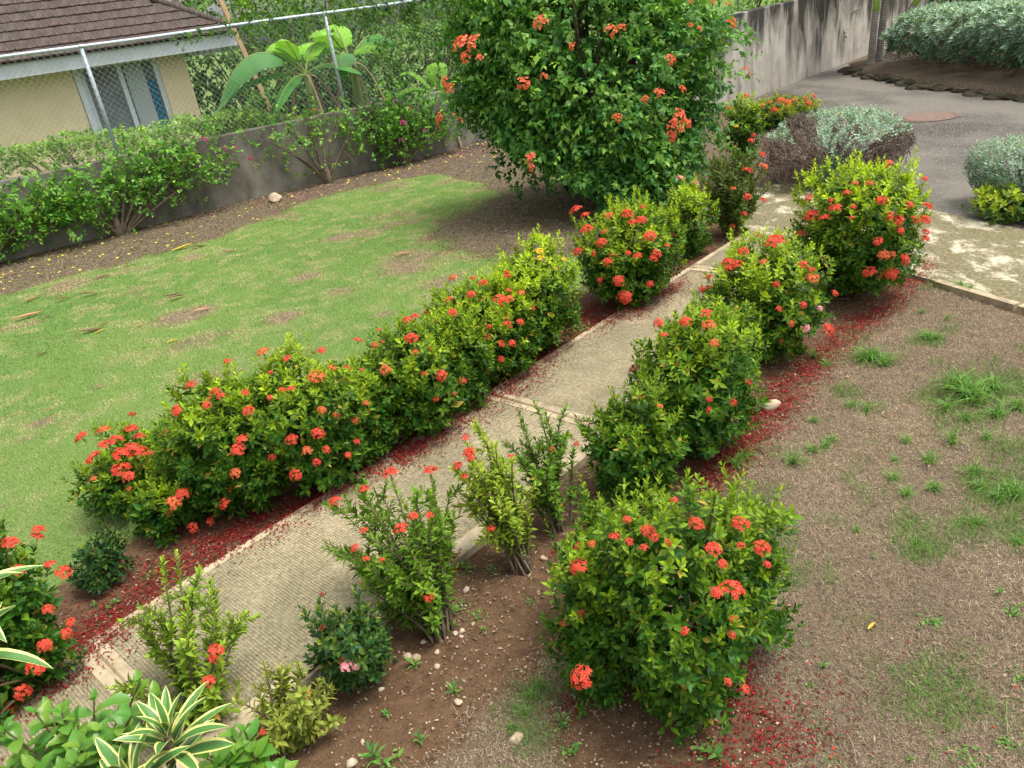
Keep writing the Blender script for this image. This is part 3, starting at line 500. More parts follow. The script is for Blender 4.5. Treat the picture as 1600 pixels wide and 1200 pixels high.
lipo = tag(lip.build('kerb', M['edge'], smooth=False), 'narrow pale concrete edging between dry grass and apron', None, None, 'structure')
a, b = np.array([2.30, 7.25]), np.array([3.6, 5.6])
mh = empty('manhole_cover', (5.48, 9.46, Z_ASPH), 'round rusty iron manhole cover set in the asphalt', 'manhole')
mb = MB(); aa = np.linspace(0, 2 * np.pi, 40, endpoint=False)
V = [(.27 * math.cos(q), .27 * math.sin(q), .012) for q in aa] + [(.285 * math.cos(q), .285 * math.sin(q), .003) for q in aa]
mb.add(V, [np.arange(40)[None], np.array([[q, q + 40, (q + 1) % 40 + 40, (q + 1) % 40] for q in range(40)])])
mb.build('lid', M['rust'], mh, smooth=False)
mb = MB(); V = [(.29 * math.cos(q), .29 * math.sin(q), .004) for q in aa] + [(.33 * math.cos(q), .33 * math.sin(q), .008) for q in aa]
mb.add(V, np.array([[q, q + 40, (q + 1) % 40 + 40, (q + 1) % 40] for q in range(40)])); mb.build('ring', M['rust'], mh, smooth=False)

# ---------------------------------------------------------------- walls and fence
def rough_wall(mb, p, q, th, zlo, zhi, seed, step=.25, away=1):
    p = np.array(p, float); q = np.array(q, float); L = np.linalg.norm(q - p); d = (q - p) / L; nn = np.array([-d[1], d[0]]) * th * away
    n = max(2, int(L / step)); u = np.linspace(0, L, n); top = zhi + (vnoise(u, u * 0, .6, seed) - .5) * .02
    fr = p + d * u[:, None]; bk = fr + nn
    V = np.concatenate([np.c_[fr, np.full(n, zlo)], np.c_[fr, top - .012], np.c_[fr + nn * .08, top], np.c_[bk - nn * .08, top], np.c_[bk, np.full(n, zlo)]])
    F = []
    for r in range(4):
        a = np.arange(n - 1) + r * n; F.append(np.stack([a, a + 1, a + n + 1, a + n], -1))
    F += [np.array([[0, n, 2 * n, 3 * n, 4 * n]]), np.array([[5 * n - 1, 4 * n - 1, 3 * n - 1, 2 * n - 1, n - 1]])]
    mb.add(V, F)
wl = MB(); rough_wall(wl, wallpt(-4.5, 0)[:2], wallpt(7.9, 0)[:2], .15, -.6, .885, 2)
tag(wl.build('boundary_wall', M['wall_dark'], smooth=False), 'low dark weathered concrete wall along the far side of the lawn', 'wall')
wl = MB(); rough_wall(wl, wallpt(7.9, 0.02)[:2], (3.12, 11.66), .15, -.6, .9, 5)
tag(wl.build('link_wall', M['wall_dark'], smooth=False), 'low return wall behind the large orange bougainvillea', 'wall')
wl = MB(); rough_wall(wl, (3.13, 11.63), (13.2, 21.7), .2, -.2, 1.33, 8)
tag(wl.build('retaining_wall', M['wall_pale'], smooth=False), 'tall grey concrete wall with black water streaks behind the asphalt', 'wall')

fence = empty('chain_link_fence', wallpt(1.4, .08, .88), 'galvanised chain-link fence standing on the weathered wall', 'fence'); fo = np.array(fence.location)
pm = MB(); tube(pm, [(0, 0, 0), (0, 0, 1.27)], .024, 10); tube(pm, [(0, 0, 1.265), (0, 0, 1.285), (0, 0, 1.3)], [.03, .028, .01], 10); pmesh = pm.mesh('post', M['steel'])
PS = [-1.45, 1.66, 4.77, 7.8]
for s in PS: inst('post', pmesh, fence, Vector(wallpt(s, .08, .87) - fo))
rl = MB(); tube(rl, [wallpt(s, .08, 2.145 + .004 * math.sin(s * 2)) for s in np.linspace(-4.4, 7.85, 30)], .021, 8); rl.build('top_rail', M['steel'], fence, fo)
wm = MB(); hgt = 1.235; pit = .075
for q in np.arange(-4.4 - hgt, 7.8, pit):
    for sg in (1, -1):
        s0, s1 = (q, q + hgt) if sg == 1 else (q + hgt, q); z0, z1 = .90, .90 + hgt
        lo, hi = -4.4, 7.8
        a, b = (s0, z0), (s1, z1)
        def clip(u): return a[0] + (b[0] - a[0]) * u, a[1] + (b[1] - a[1]) * u
        us = sorted([0, 1] + [u for u in ((lo - a[0]) / (b[0] - a[0]), (hi - a[0]) / (b[0] - a[0])) if 0 < u < 1])
        for u0, u1 in zip(us[:-1], us[1:]):
            m_ = clip((u0 + u1) / 2)[0]
            if lo < m_ < hi:
                A_, B_ = clip(u0), clip(u1); tube(wm, [wallpt(A_[0], .055 + .004 * sg, A_[1]), wallpt(B_[0], .055 + .004 * sg, B_[1])], .0017, 3, cap=False)
wm.build('wire_mesh', M['wire'], fence, fo)['kind'] = 'stuff'

# ---------------------------------------------------------------- neighbour's house
hs_ = empty('house', wallpt(-.5, 5.5, -.55), 'cream bungalow with brown tiled hip roof beyond the fence', 'house'); ho = np.array(hs_.location)
def hbox(mb, s0, s1, d0, d1, z0, z1, **kw): box(mb, (wallpt(s0, d0) + wallpt(s1, d1)) / 2 * [1, 1, 0] + [0, 0, (z0 + z1) / 2], (abs(s1 - s0), abs(d1 - d0), z1 - z0), FD, **kw)
mb = MB(); hbox(mb, -5, 1.95, 3.75, 8.6, -.6, 2.02); hbox(mb, 3.26, 3.7, 3.75, 8.6, -.6, 2.02); hbox(mb, 1.95, 3.26, 3.75, 8.6, -.6, .80); hbox(mb, 1.95, 3.26, 4.3, 8.6, .80, 2.02); hbox(mb, 1.95, 3.26, 3.75, 4.3, 1.92, 2.02)
mb.build('wall', M['cream'], hs_, ho, smooth=False)
win = MB()
for a, b, c, d in ((2.06, 2.12, .80, 1.92), (2.62, 2.69, .84, 1.90), (3.18, 3.26, .80, 1.92)): hbox(win, a, b, 3.80, 3.87, c, d)
hbox(win, 2.12, 3.18, 3.80, 3.87, .80, .86); hbox(win, 2.12, 3.18, 3.80, 3.87, 1.89, 1.92); hbox(win, 1.96, 2.05, 3.72, 3.80, .80, 1.92)
wino = win.build('window', M['frame'], hs_, ho, smooth=False)
for a, b in ((2.12, 2.62), (2.69, 3.18)):
    mb = MB(); hbox(mb, a, b, 3.845, 3.85, .86, 1.89); mb.build('pane', M['glass'], wino, ho, smooth=False)
def drape(s0, s1, d, z0, z1, m, amp, f):
    mb = MB(); u = np.linspace(0, 1, 40); V = []
    for zz in (z0, z1):
        for q in u: V.append(wallpt(s0 + (s1 - s0) * (q if zz == z1 else q ** 1.15), d + amp * math.sin(q * f), zz))
    a = np.arange(39); mb.add(V, np.stack([a, a + 1, a + 41, a + 40], -1)); return mb.build('curtain', m, wino, ho)
drape(2.72, 3.02, 3.83, .88, 1.88, M['net'], .008, 40); drape(3.03, 3.15, 3.832, .88, 1.6, M['curtain'], .009, 26)
fa = MB(); hbox(fa, -5, 4.5, 3.28, 3.31, 1.92, 2.12); hbox(fa, 4.47, 4.5, 3.31, 8.9, 1.925, 2.12); hbox(fa, -5, 4.47, 3.31, 3.76, 2.02, 2.04); fa.build('fascia', M['fascia'], hs_, ho, smooth=False)
slope = R_(30); rise = math.tan(slope)
rf = MB(); D0 = 3.22; e0 = 4.55; apD = 6.1
def rp(s, d, off=0): return wallpt(s, d, 2.12 + (d - D0) * rise + off)
ridz = 2.12 + (apD - D0) * rise
V = [rp(-5, D0), rp(e0, D0), rp(e0 - (apD - D0) * .85, apD), rp(-5, apD), wallpt(e0, 9, 2.12), wallpt(-5, 9, 2.12)]
rf.add(V, [np.array([[0, 1, 2, 3], [5, 3, 2, 4]]), np.array([[1, 4, 2]]), np.array([[0, 5, 4, 1]])])
roof = rf.build('roof', M['tile'], hs_, ho, smooth=False)
# one interlocking tile, reused for every course
tl = MB(); tw, tlen = .30, .37
V = []
for k_ in range(2):
    for yy, zz in ((0, 0.0), (tlen, -.0)):
        for xx, up in ((-.5, .0), (-.17, .006), (.17, .0), (.5, .008)): V.append((xx * tw * .985, yy, zz + up + (.022 if k_ else 0)))
F = [[8 + q, 9 + q, 13 + q, 12 + q] for q in range(3)] + [[q, q + 1, 9 + q, 8 + q] for q in range(3)] + [[0, 8, 12, 4], [3, 7, 15, 11]]
tl.add(V, np.array(F)); tmesh = tl.mesh('tile', M['tile'], smooth=False)
fx = Vector((FD[0], FD[1], 0)); fy = Vector((FN[0] * math.cos(slope), FN[1] * math.cos(slope), math.sin(slope))); fz = fx.cross(fy)
rr = random.Random(4)
for row in range(9):
    d = D0 - .03 + row * .27 * math.cos(slope); lim = e0 - (d - D0) * .85
    for c in range(40):
        s = -2.3 + c * tw + (row % 2) * tw * .5
        if s + tw * .3 > lim: break
        ang = .075 + rr.uniform(-.012, .012)
        q = Matrix((fx, fy, fz)).transposed().to_quaternion() @ Quaternion((1, 0, 0), -ang)
        inst('tile', tmesh, roof, Vector(rp(s, d, .036 + rr.uniform(-.003, .003)) - ho), q)
hp_ = MB(); tube(hp_, [rp(e0 - (d - D0) * .85, d, .04) for d in np.linspace(D0, apD, 12)], .06, 8); hp_.build('hip_cap', M['tile'], roof, ho)
tp = MB(); box(tp, (0, 0, 1.75), (.07, .05, 3.5), (1, 0)); pl = tp.build('timber_prop', M['timber'], None, (0, 0, 0), smooth=False)
pl.location = wallpt(4.95, 3.0, -.6); pl.rotation_euler = (0, R_(-11), math.atan2(FD[1], FD[0]))
tag(pl, 'leaning sawn timber prop beside the bungalow eave', 'timber')

# ---------------------------------------------------------------- flower heads
FCOL = {0: ((.70, .060, .038), (.70, .13, .065)), 1: ((.20, .025, .018), (.40, .07, .04)), 2: ((.85, .55, .03), (.80, .62, .08)), 3: ((.78, .25, .33), (.80, .42, .44)), 4: ((.72, .145, .055), (.68, .21, .075)), 5: ((.55, .04, .20), (.60, .10, .28))}
def flower_mesh(kind, seed, bract=False):
    rng = np.random.default_rng(seed); mb = MB(); ca, cb = FCOL[kind] if not (bract and kind == 0) else ((.80, .15, .08), (.80, .24, .12))
    n = 46 if kind == 1 else 17 if bract else 42
    u = nrm(rng.normal(size=(n * 3, 3)) + [0, 0, .35]); u = u[u[:, 2] > -.12][:n]; n = len(u)
    lum = 1 + .15 * np.sin(u[:, 0] * 4 + seed) * np.cos(u[:, 1] * 4)
    P = u * [.42, .42, .27] * (lum * rng.uniform(.85, 1.05, n))[:, None]; A = nrm(u + [0, 0, .5]); X_, Y_ = frames(A, rng)
    if bract:                                            # papery bougainvillea bracts: three broad leaves each
        for q in range(3):
            a = q * 2.094 + rng.uniform(-.3, .3, n); Rd = X_ * np.cos(a)[:, None] + Y_ * np.sin(a)[:, None]
            leaves(mb, P, A * .75 + Rd, A - Rd * .6, rng.uniform(.17, .25, n), rng.uniform(.15, .2, n), mixc(ca, cb, rng.random(n)) * rng.uniform(.75, 1.15, n)[:, None], OVATE)
    elif kind == 1:
        leaves(mb, P * .4, A + rng.normal(0, .15, (n, 3)), X_, rng.uniform(.25, .45, n), .05, mixc(ca, cb, rng.random(n)))
    else:
        for q in range(4):
            a = q * np.pi / 2 + rng.uniform(-.15, .15, n); Rd = X_ * np.cos(a)[:, None] + Y_ * np.sin(a)[:, None]
            leaves(mb, P, Rd + A * .25, A, rng.uniform(.12, .155, n), .085, mixc(ca, cb, rng.random(n)) * rng.uniform(.8, 1.15, n)[:, None])
        leaves(mb, P * .25, P, X_, np.linalg.norm(P, axis=1) * .8, .03, np.array(ca) * .6)
    if not bract: tube(mb, [(0, 0, -.3), (0, 0, .0)], [.035, .03], 4, (.06, .10, .03))
    return mb.mesh('flower_cluster', M['petal'])
FM = {(kd, v): flower_mesh(kd, kd * 10 + v) for kd in range(5) for v in range(3)}
BM = {(kd, v): flower_mesh(kd, 90 + kd * 10 + v, True) for kd in (0, 4, 5) for v in range(3)}
def blooms(parent, base, items, center, name='flower_cluster', lib=FM, seed=0, push=.012):
    rr = random.Random(seed)
    for x, y, z, w, kd in items:
        a = Vector((x - center[0], y - center[1], (z - center[2]) + .25)).normalized() + Vector((rr.uniform(-.25, .25), rr.uniform(-.25, .25), .35))
        q = a.to_track_quat('Z', 'Y') @ Quaternion((0, 0, 1), rr.uniform(0, 6.28))
        if kd == 0 and rr.random() < .2 and w < .085 and y > 2.2: kd = rr.choice((4, 4, 1)) if lib is FM else 4
        p = Vector((x, y, max(z, .05))) + a.normalized() * (push + (rr.uniform(-.012, .006) if lib is FM else 0))
        inst(name, lib[(kd, rr.randrange(3))], parent, p - Vector(base), q, max(w, .026) * rr.uniform(.8, 1.1))

# ---------------------------------------------------------------- dense ixora shrubs
OLD_SHADE, NEW_LIT = (.030, .112, .012), (.52, .68, .022)  # old and new leaf greens, pushed apart to colour in shade and light
def stems(mb, base, tips, rng, r0=.008, sides=4):
    for tp_ in tips:
        b = np.array(base) + np.r_[rng.normal(0, .02, 2), 0]; m = (b + tp_) / 2 + np.r_[rng.normal(0, .03, 2), .02]
        tube(mb, bez(b, [m[0] * .6 + b[0] * .4, m[1] * .6 + b[1] * .4, m[2]], tp_, 5), np.linspace(r0, r0 * .35, 5), sides, cap=False)
def ixora(key, label, young, dens=1000, ll=.035, old=OLD_SHADE, new=NEW_LIT, tpl=LOW, group='ixora shrubs along the path', extra=0, spikes=14, seed=1, lump=.11, name='ixora_shrub', inner=.45, cat='shrub', power=2.35):
    bl = [(a, b, r - .012, h - .015) for a, b, r, h in BLOBS[key]]; rng = np.random.default_rng(seed); bx, by = bl[0][0], bl[0][1]; base = np.array([bx, by, float(surf(np.array(bx), np.array(by)))])
    root = empty(name, base, label, cat, group)
    P, Nn, Q = shell(bl, dens, rng, inner=inner, lump=lump, power=power)
    hole = (Q > .89) & (Nn[:, 2] < .55) & (fbm(P[:, 0] * 1.3 + P[:, 2], P[:, 1] * 1.3 - P[:, 2], .13, seed) > .60); P, Nn, Q = P[~hole], Nn[~hole], Q[~hole]    # hollows where the shoots are missing
    # shoots gather in uneven clumps that stand out or sink back
    K = max(14, int(len(P) / 26)); cen = P[rng.choice(len(P), K)]; idx = ((P[:, None, :] - cen[None]) ** 2).sum(2).argmin(1); coff = rng.uniform(-.055, .035, K); cyng = rng.uniform(.55, 1.25, K)
    P = P + nrm(Nn + [0, 0, .35]) * coff[idx][:, None] + rng.normal(0, .008, P.shape); P[:, 2] = np.maximum(P[:, 2], .025)
    A = nrm(Nn * .75 + np.array([0, 0, .55]) + rng.normal(0, .28, P.shape))
    y = young * (.14 + .98 * sst(-.02, .66, Nn[:, 2] + rng.normal(0, .2, len(P)))) * rng.uniform(.6, 1.2, len(P)) * cyng[idx] * np.where(Q < .89, .3, 1)  # new growth faces up; tops also painted lit, sides and interior shaded
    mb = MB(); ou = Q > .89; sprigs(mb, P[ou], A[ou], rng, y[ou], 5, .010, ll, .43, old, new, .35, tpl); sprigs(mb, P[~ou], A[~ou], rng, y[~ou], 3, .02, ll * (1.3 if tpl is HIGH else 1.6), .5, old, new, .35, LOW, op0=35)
    if spikes:                                            # long new shoots standing above the clipped outline
        top = np.flatnonzero((Nn[:, 2] > -.1) & (Q > .9)); pick = rng.choice(top, min(spikes * 3, len(top)), replace=False)
        h = rng.uniform(.03, .10, len(pick)); Ax = nrm(np.array([0, 0, .8]) + Nn[pick] * .5 + rng.normal(0, .2, (len(pick), 3)))
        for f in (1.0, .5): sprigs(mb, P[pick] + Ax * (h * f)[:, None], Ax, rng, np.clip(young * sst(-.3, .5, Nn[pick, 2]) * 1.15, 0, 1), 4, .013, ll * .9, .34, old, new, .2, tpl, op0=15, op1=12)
    fo_ = mb.build('foliage', M['leaf'], root, base); fo_['kind'] = 'stuff'
    sm = MB(); tips = P[rng.choice(len(P), 38)]; stems(sm, base - [0, 0, .03], tips, rng); sm.build('stems', M['stem'], root, base)
    ctr = (np.mean([b[0] for b in bl]), np.mean([b[1] for b in bl]), np.mean([b[3] for b in bl]) * .4)
    it = list(BLOOMS.get(key, []))
    if extra:
        c = np.flatnonzero((Q > .9) & (P[:, 2] > .12)); pk = rng.choice(c, extra, replace=False)
        it += [(*P[q], rng.uniform(.022, .042), int(rng.choice([0, 0, 4, 4, 1]))) for q in pk]
    blooms(root, base, it, ctr, seed=seed)
    return root, base
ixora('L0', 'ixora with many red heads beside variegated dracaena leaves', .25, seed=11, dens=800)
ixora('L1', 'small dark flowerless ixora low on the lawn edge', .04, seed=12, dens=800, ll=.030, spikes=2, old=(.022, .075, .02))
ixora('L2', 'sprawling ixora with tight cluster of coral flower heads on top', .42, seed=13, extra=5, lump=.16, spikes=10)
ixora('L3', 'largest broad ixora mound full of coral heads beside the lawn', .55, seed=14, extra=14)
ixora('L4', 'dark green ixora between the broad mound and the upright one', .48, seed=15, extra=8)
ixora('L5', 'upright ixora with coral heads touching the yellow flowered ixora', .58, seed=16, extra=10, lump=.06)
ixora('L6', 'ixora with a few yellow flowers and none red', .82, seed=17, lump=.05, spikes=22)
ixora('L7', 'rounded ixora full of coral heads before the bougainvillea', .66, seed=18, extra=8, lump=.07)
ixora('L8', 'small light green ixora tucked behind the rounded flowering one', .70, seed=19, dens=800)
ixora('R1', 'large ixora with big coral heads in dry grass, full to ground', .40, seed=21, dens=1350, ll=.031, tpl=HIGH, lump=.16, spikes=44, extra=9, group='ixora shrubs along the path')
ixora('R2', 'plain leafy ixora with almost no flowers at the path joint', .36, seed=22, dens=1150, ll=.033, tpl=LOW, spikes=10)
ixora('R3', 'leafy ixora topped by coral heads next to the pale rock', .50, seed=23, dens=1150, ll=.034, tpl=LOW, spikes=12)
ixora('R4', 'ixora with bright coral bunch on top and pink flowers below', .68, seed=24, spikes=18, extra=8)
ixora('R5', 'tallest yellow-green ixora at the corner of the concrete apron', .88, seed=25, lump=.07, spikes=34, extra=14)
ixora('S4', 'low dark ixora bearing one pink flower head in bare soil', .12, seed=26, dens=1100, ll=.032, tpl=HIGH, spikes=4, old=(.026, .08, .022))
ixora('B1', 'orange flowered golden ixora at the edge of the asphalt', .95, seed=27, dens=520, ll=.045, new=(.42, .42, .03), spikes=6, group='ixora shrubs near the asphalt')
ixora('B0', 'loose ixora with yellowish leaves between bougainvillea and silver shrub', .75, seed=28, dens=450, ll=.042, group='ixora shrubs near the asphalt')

# ---------------------------------------------------------------- open, leggy shrubs with visible stems
def leggy(name, label, base, targets, rng, young, ll=.03, old=OLD_SHADE, new=NEW_LIT, group=None, bare=.35, step=.013, side=2, tpl=HIGH, r0=.006, flowers=(), cat='shrub', mat='leaf', wid=.38):
    base = np.array(base, float); root = empty(name, base, label, cat, group); lf = MB(); sm = MB()
    for T in targets:
        T = np.asarray(T, float); b = base + np.r_[rng.normal(0, .018, 2), -.02]
        c = b * .45 + T * .55 + np.r_[rng.normal(0, .02, 2), .12 * (T[2] - b[2])]; c[:2] = b[:2] * .62 + T[:2] * .38 + rng.normal(0, .015, 2)
        L = np.linalg.norm(T - b); n = max(6, int(L / step)); cur = bez(b, c, T, n); tan = nrm(np.gradient(cur, axis=0))
        tube(sm, cur[::max(1, n // 7)].tolist() + [cur[-1].tolist()], np.linspace(r0, r0 * .3, len(cur[::max(1, n // 7)]) + 1), 4, cap=False)
        k0 = int(n * bare * rng.uniform(.7, 1.2)); seg = cur[k0:]; tg = tan[k0:]; m = len(seg)
        if m < 2: continue
        X_, Y_ = frames(tg, np.random.default_rng(1)); u = np.linspace(0, 1, m)
        for s in (0, np.pi):
            a = np.arange(m) * np.pi / 2 + s + rng.normal(0, .25, m); th = np.radians(np.interp(u, [0, .8, 1], [75, 55, 25])) * rng.uniform(.85, 1.15, m)
            Rd = X_ * np.cos(a)[:, None] + Y_ * np.sin(a)[:, None]; D = tg * np.cos(th)[:, None] + Rd * np.sin(th)[:, None]; N = tg * np.sin(th)[:, None] - Rd * np.cos(th)[:, None] + [0, 0, .35]
            l_ = ll * np.interp(u, [0, .3, .85, 1], [.8, 1, .95, .6]) * rng.uniform(.8, 1.2, m)
            cc_ = mixc(old, new, np.clip(young * (.45 + .75 * u) + rng.normal(0, .1, m), 0, 1)) * rng.uniform(.7, 1.3, m)[:, None]
            leaves(lf, seg, D, N, l_, l_ * wid, cc_, tpl)
        for q in rng.integers(0, m, side):
            d = nrm(tg[q] * .6 + rng.normal(0, .6, 3) + [0, 0, .35]); l2 = rng.uniform(.04, .09); tip = seg[q] + d * l2
            tube(sm, [seg[q], tip], [r0 * .4, r0 * .25], 3, cap=False)
            sprigs(lf, np.array([tip, tip - d * .03]), np.array([d, d]), rng, np.full(2, young), 4, .011, ll, wid, old, new, .3, tpl)
    lf.build('foliage', M[mat], root, base)['kind'] = 'stuff'; sm.build('stems', M['bark'], root, base)
    if len(flowers): blooms(root, base, flowers, base + [0, 0, .1], seed=int(rng.integers(999)))
    return root, base
def tips_in(key, n, rng, zlo=.35, squash=1.0):
    x, y, r, h = BLOBS[key][0]; u = nrm(rng.normal(size=(n * 4, 3))); p = u * [r * squash, r * squash, h / 2] * rng.uniform(.6, 1.0, (n * 4, 1)) + [x, y, h / 2]; return p[p[:, 2] > h * zlo][:n]
def bl_tips(key): return [np.array(b[:3]) - [0, 0, .02] for b in BLOOMS[key]]
r_ = np.random.default_rng(31)
leggy('open_ixora_shrub', 'leggy open ixora with coral heads on long stems over the path', (-.36, 2.02, 0), bl_tips('S1') + list(tips_in('S1', 34, r_, .15, 1.15)), r_, .5, .038, new=(.30, .48, .04), group='sparse young ixoras beside the path', flowers=BLOOMS['S1'], side=3, bare=.34)
leggy('open_ixora_shrub', 'thin yellow-green ixora with coral heads stacked along one stem', (-.06, 2.30, 0), bl_tips('S2') + list(tips_in('S2', 20, r_, .3, 1.2)), r_, .9, .034, new=(.40, .52, .05), group='sparse young ixoras beside the path', flowers=BLOOMS['S2'], side=3)
leggy('open_ixora_shrub', 'thin green ixora with many upright bare stems, hardly flowering', (.10, 2.50, 0), list(tips_in('S3', 22, r_, .35, 1.25)), r_, .5, .033, new=(.28, .46, .04), group='sparse young ixoras beside the path', flowers=BLOOMS['S3'], side=3)
S5T = [(-1.36, 1.80, .20), (-1.30, 1.98, .30), (-1.22, 2.08, .42), (-1.16, 2.08, .46), (-1.10, 2.06, .40), (-1.32, 1.86, .12), (-1.24, 1.72, .10), (-1.05, 1.98, .36), (-1.02, 1.90, .34), (-.98, 1.80, .30), (-1.0, 1.7, .22), (-.95, 1.92, .3), (-1.12, 1.9, .34)]
leggy('open_ixora_shrub', 'sprawling ixora with long side branches lying over the path slab', (-1.10, 1.78, Z_PATH * .3), [np.array(q) for q in S5T] + list(tips_in('S5', 10, r_, .3)), r_, .7, .038, new=(.36, .50, .05), group='sparse young ixoras beside the path', flowers=BLOOMS['S5'], side=4, bare=.15)
leggy('open_ixora_shrub', 'yellowish small ixora bush beside the sprawling one in bare soil', (-.82, 1.66, 0), list(tips_in('S6', 18, r_, .2, 1.5)), r_, .75, .036, new=(.42, .46, .08), group='sparse young ixoras beside the path', flowers=BLOOMS['S6'], side=4, bare=.1)
leggy('open_ixora_shrub', 'olive leaved open ixora on a dark trunk beside the apron', (1.93, 6.02, 0), bl_tips('L9') + list(tips_in('L9', 90, r_, .2)), r_, .55, .036, new=(.22, .26, .05), group='ixora shrubs near the asphalt', flowers=BLOOMS['L9'], side=6, bare=.3, tpl=LOW, step=.018)

# ---------------------------------------------------------------- bougainvillea
def spray(mb, P, A, rng, ll, col_a, col_b, yl, nleaf=7, gap=.035, droop=.5, wid=.66, tpl=OVATE):
    """twigs with alternate broad leaves"""
    n = len(P); A = nrm(A); X_, Y_ = frames(A, rng); L0 = rng.uniform(.7, 1.2, n)
    for j in range(nleaf):
        u = j / nleaf; q = P - A * (gap * j * L0)[:, None] + np.array([0, 0, -1.]) * (droop * (1 - u) ** 2 * .05)
        a = j * 2.4 + rng.uniform(0, 6.28, n); Rd = X_ * np.cos(a)[:, None] + Y_ * np.sin(a)[:, None]
        D = A * .5 + Rd * .8 + np.array([0, 0, -.25]); N = np.array([0, 0, 1.]) + A * .5 + rng.normal(0, .3, (n, 3))
        l_ = ll * (.6 + .5 * min(1, u * 2.5)) * rng.uniform(.75, 1.2, n)
        leaves(mb, q, D, N, l_, l_ * wid, mixc(col_a, col_b, np.clip(yl * (1.2 - u) + rng.normal(0, .12, n), 0, 1)) * rng.uniform(.7, 1.3, n)[:, None], tpl)
rng = np.random.default_rng(41)
bgb = np.array([1.12, 7.75, 0.]); bgr = empty('bougainvillea_tree', bgb, 'large dense bougainvillea with orange bracts at the end of the lawn', 'bougainvillea')
BGB = [(1.18, 7.82, .95, 2.1), (.60, 7.75, .52, 1.75), (1.70, 7.8, .58, 1.85), (1.05, 7.4, .56, 1.2), (1.40, 7.35, .50, .85), (1.05, 7.9, .85, 2.75), (1.6, 8.0, .8, 2.7), (.5, 7.95, .5, 2.3), (.35, 8.15, .42, 2.5)]
P, Nn, Q = shell(BGB, 34, rng, inner=.85, zmin=.12, lump=.12)
A = nrm(Nn * .9 + np.array([0, 0, .2]) + rng.normal(0, .35, P.shape))
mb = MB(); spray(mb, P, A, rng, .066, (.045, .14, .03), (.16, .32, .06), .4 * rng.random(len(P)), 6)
Cc, Cn, Cq = shell(BGB, 36, rng, inner=0, zmin=.22, lump=.20); Cc = Cc + Cn * rng.uniform(-.24, .16, (len(Cc), 1))   # leafy tiers: flattened sprays hanging outwards
per = 9; cen = np.repeat(Cc, per, 0); cn = np.repeat(Cn, per, 0); cy0 = np.repeat(rng.uniform(.15, 1.0, len(Cc)), per); m_ = len(cen)
hz = nrm(cn * [1, 1, .15] + 1e-4); sd2 = nrm(np.cross(hz, [0, 0, 1.]))
tp_ = cen + sd2 * rng.normal(0, .13, (m_, 1)) + hz * rng.normal(.0, .09, (m_, 1)) + np.array([0, 0, 1.]) * (rng.normal(0, .035, (m_, 1)) - .10 * np.abs(rng.normal(0, 1, (m_, 1))))
kp = ~((tp_[:, 2] < .80 - .62 * np.clip((tp_[:, 0] - .1) / 1.0, 0, 1)) & (tp_[:, 0] < 1.0)) & (fbm(tp_[:, 0] * 1.2 + tp_[:, 2], tp_[:, 1] - tp_[:, 2] * 1.1, .3, 5) < .62); tp_, hz, cn, cy0 = tp_[kp], hz[kp], cn[kp], cy0[kp]; m_ = len(tp_)
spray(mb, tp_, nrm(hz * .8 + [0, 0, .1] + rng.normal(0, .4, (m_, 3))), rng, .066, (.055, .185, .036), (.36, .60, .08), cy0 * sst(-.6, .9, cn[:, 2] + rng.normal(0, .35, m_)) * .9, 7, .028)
P, Nn, Q = np.concatenate([P, Cc]), np.concatenate([Nn, Cn]), np.concatenate([Q, Cq])
pk = np.flatnonzero((Q > .95) & (Nn[:, 2] > -.2)); pk = rng.choice(pk, 150); Ax = nrm(Nn[pk] + rng.normal(0, .4, (150, 3)) + [0, 0, .35]); hh = rng.uniform(.08, .40, 150)
for f in (1.0, .66, .33): spray(mb, P[pk] + Ax * (hh * f)[:, None], Ax, rng, .06, (.03, .10, .02), (.18, .33, .04), np.full(150, .6), 5)
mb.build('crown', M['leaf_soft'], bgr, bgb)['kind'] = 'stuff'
sm = MB(); hi_ = np.flatnonzero((P[:, 2] > .75) & (Q < .9)); stems(sm, bgb - [0, 0, .05], P[rng.choice(hi_, 60)], rng, .028, 5); tube(sm, [P[pk[q]] for q in ()] or [(1.12, 7.75, -.05), (1.1, 7.7, .35), (1.15, 7.68, .8)], [.07, .055, .04], 7); sm.build('trunk', M['bark'], bgr, bgb)
blooms(bgr, bgb, [(x_, y_, z_, w_ * .95, k_) for x_, y_, z_, w_, k_ in BLOOMS['BG']], (1.14, 7.9, 1.0), 'bract_cluster', BM, 5, push=.10)

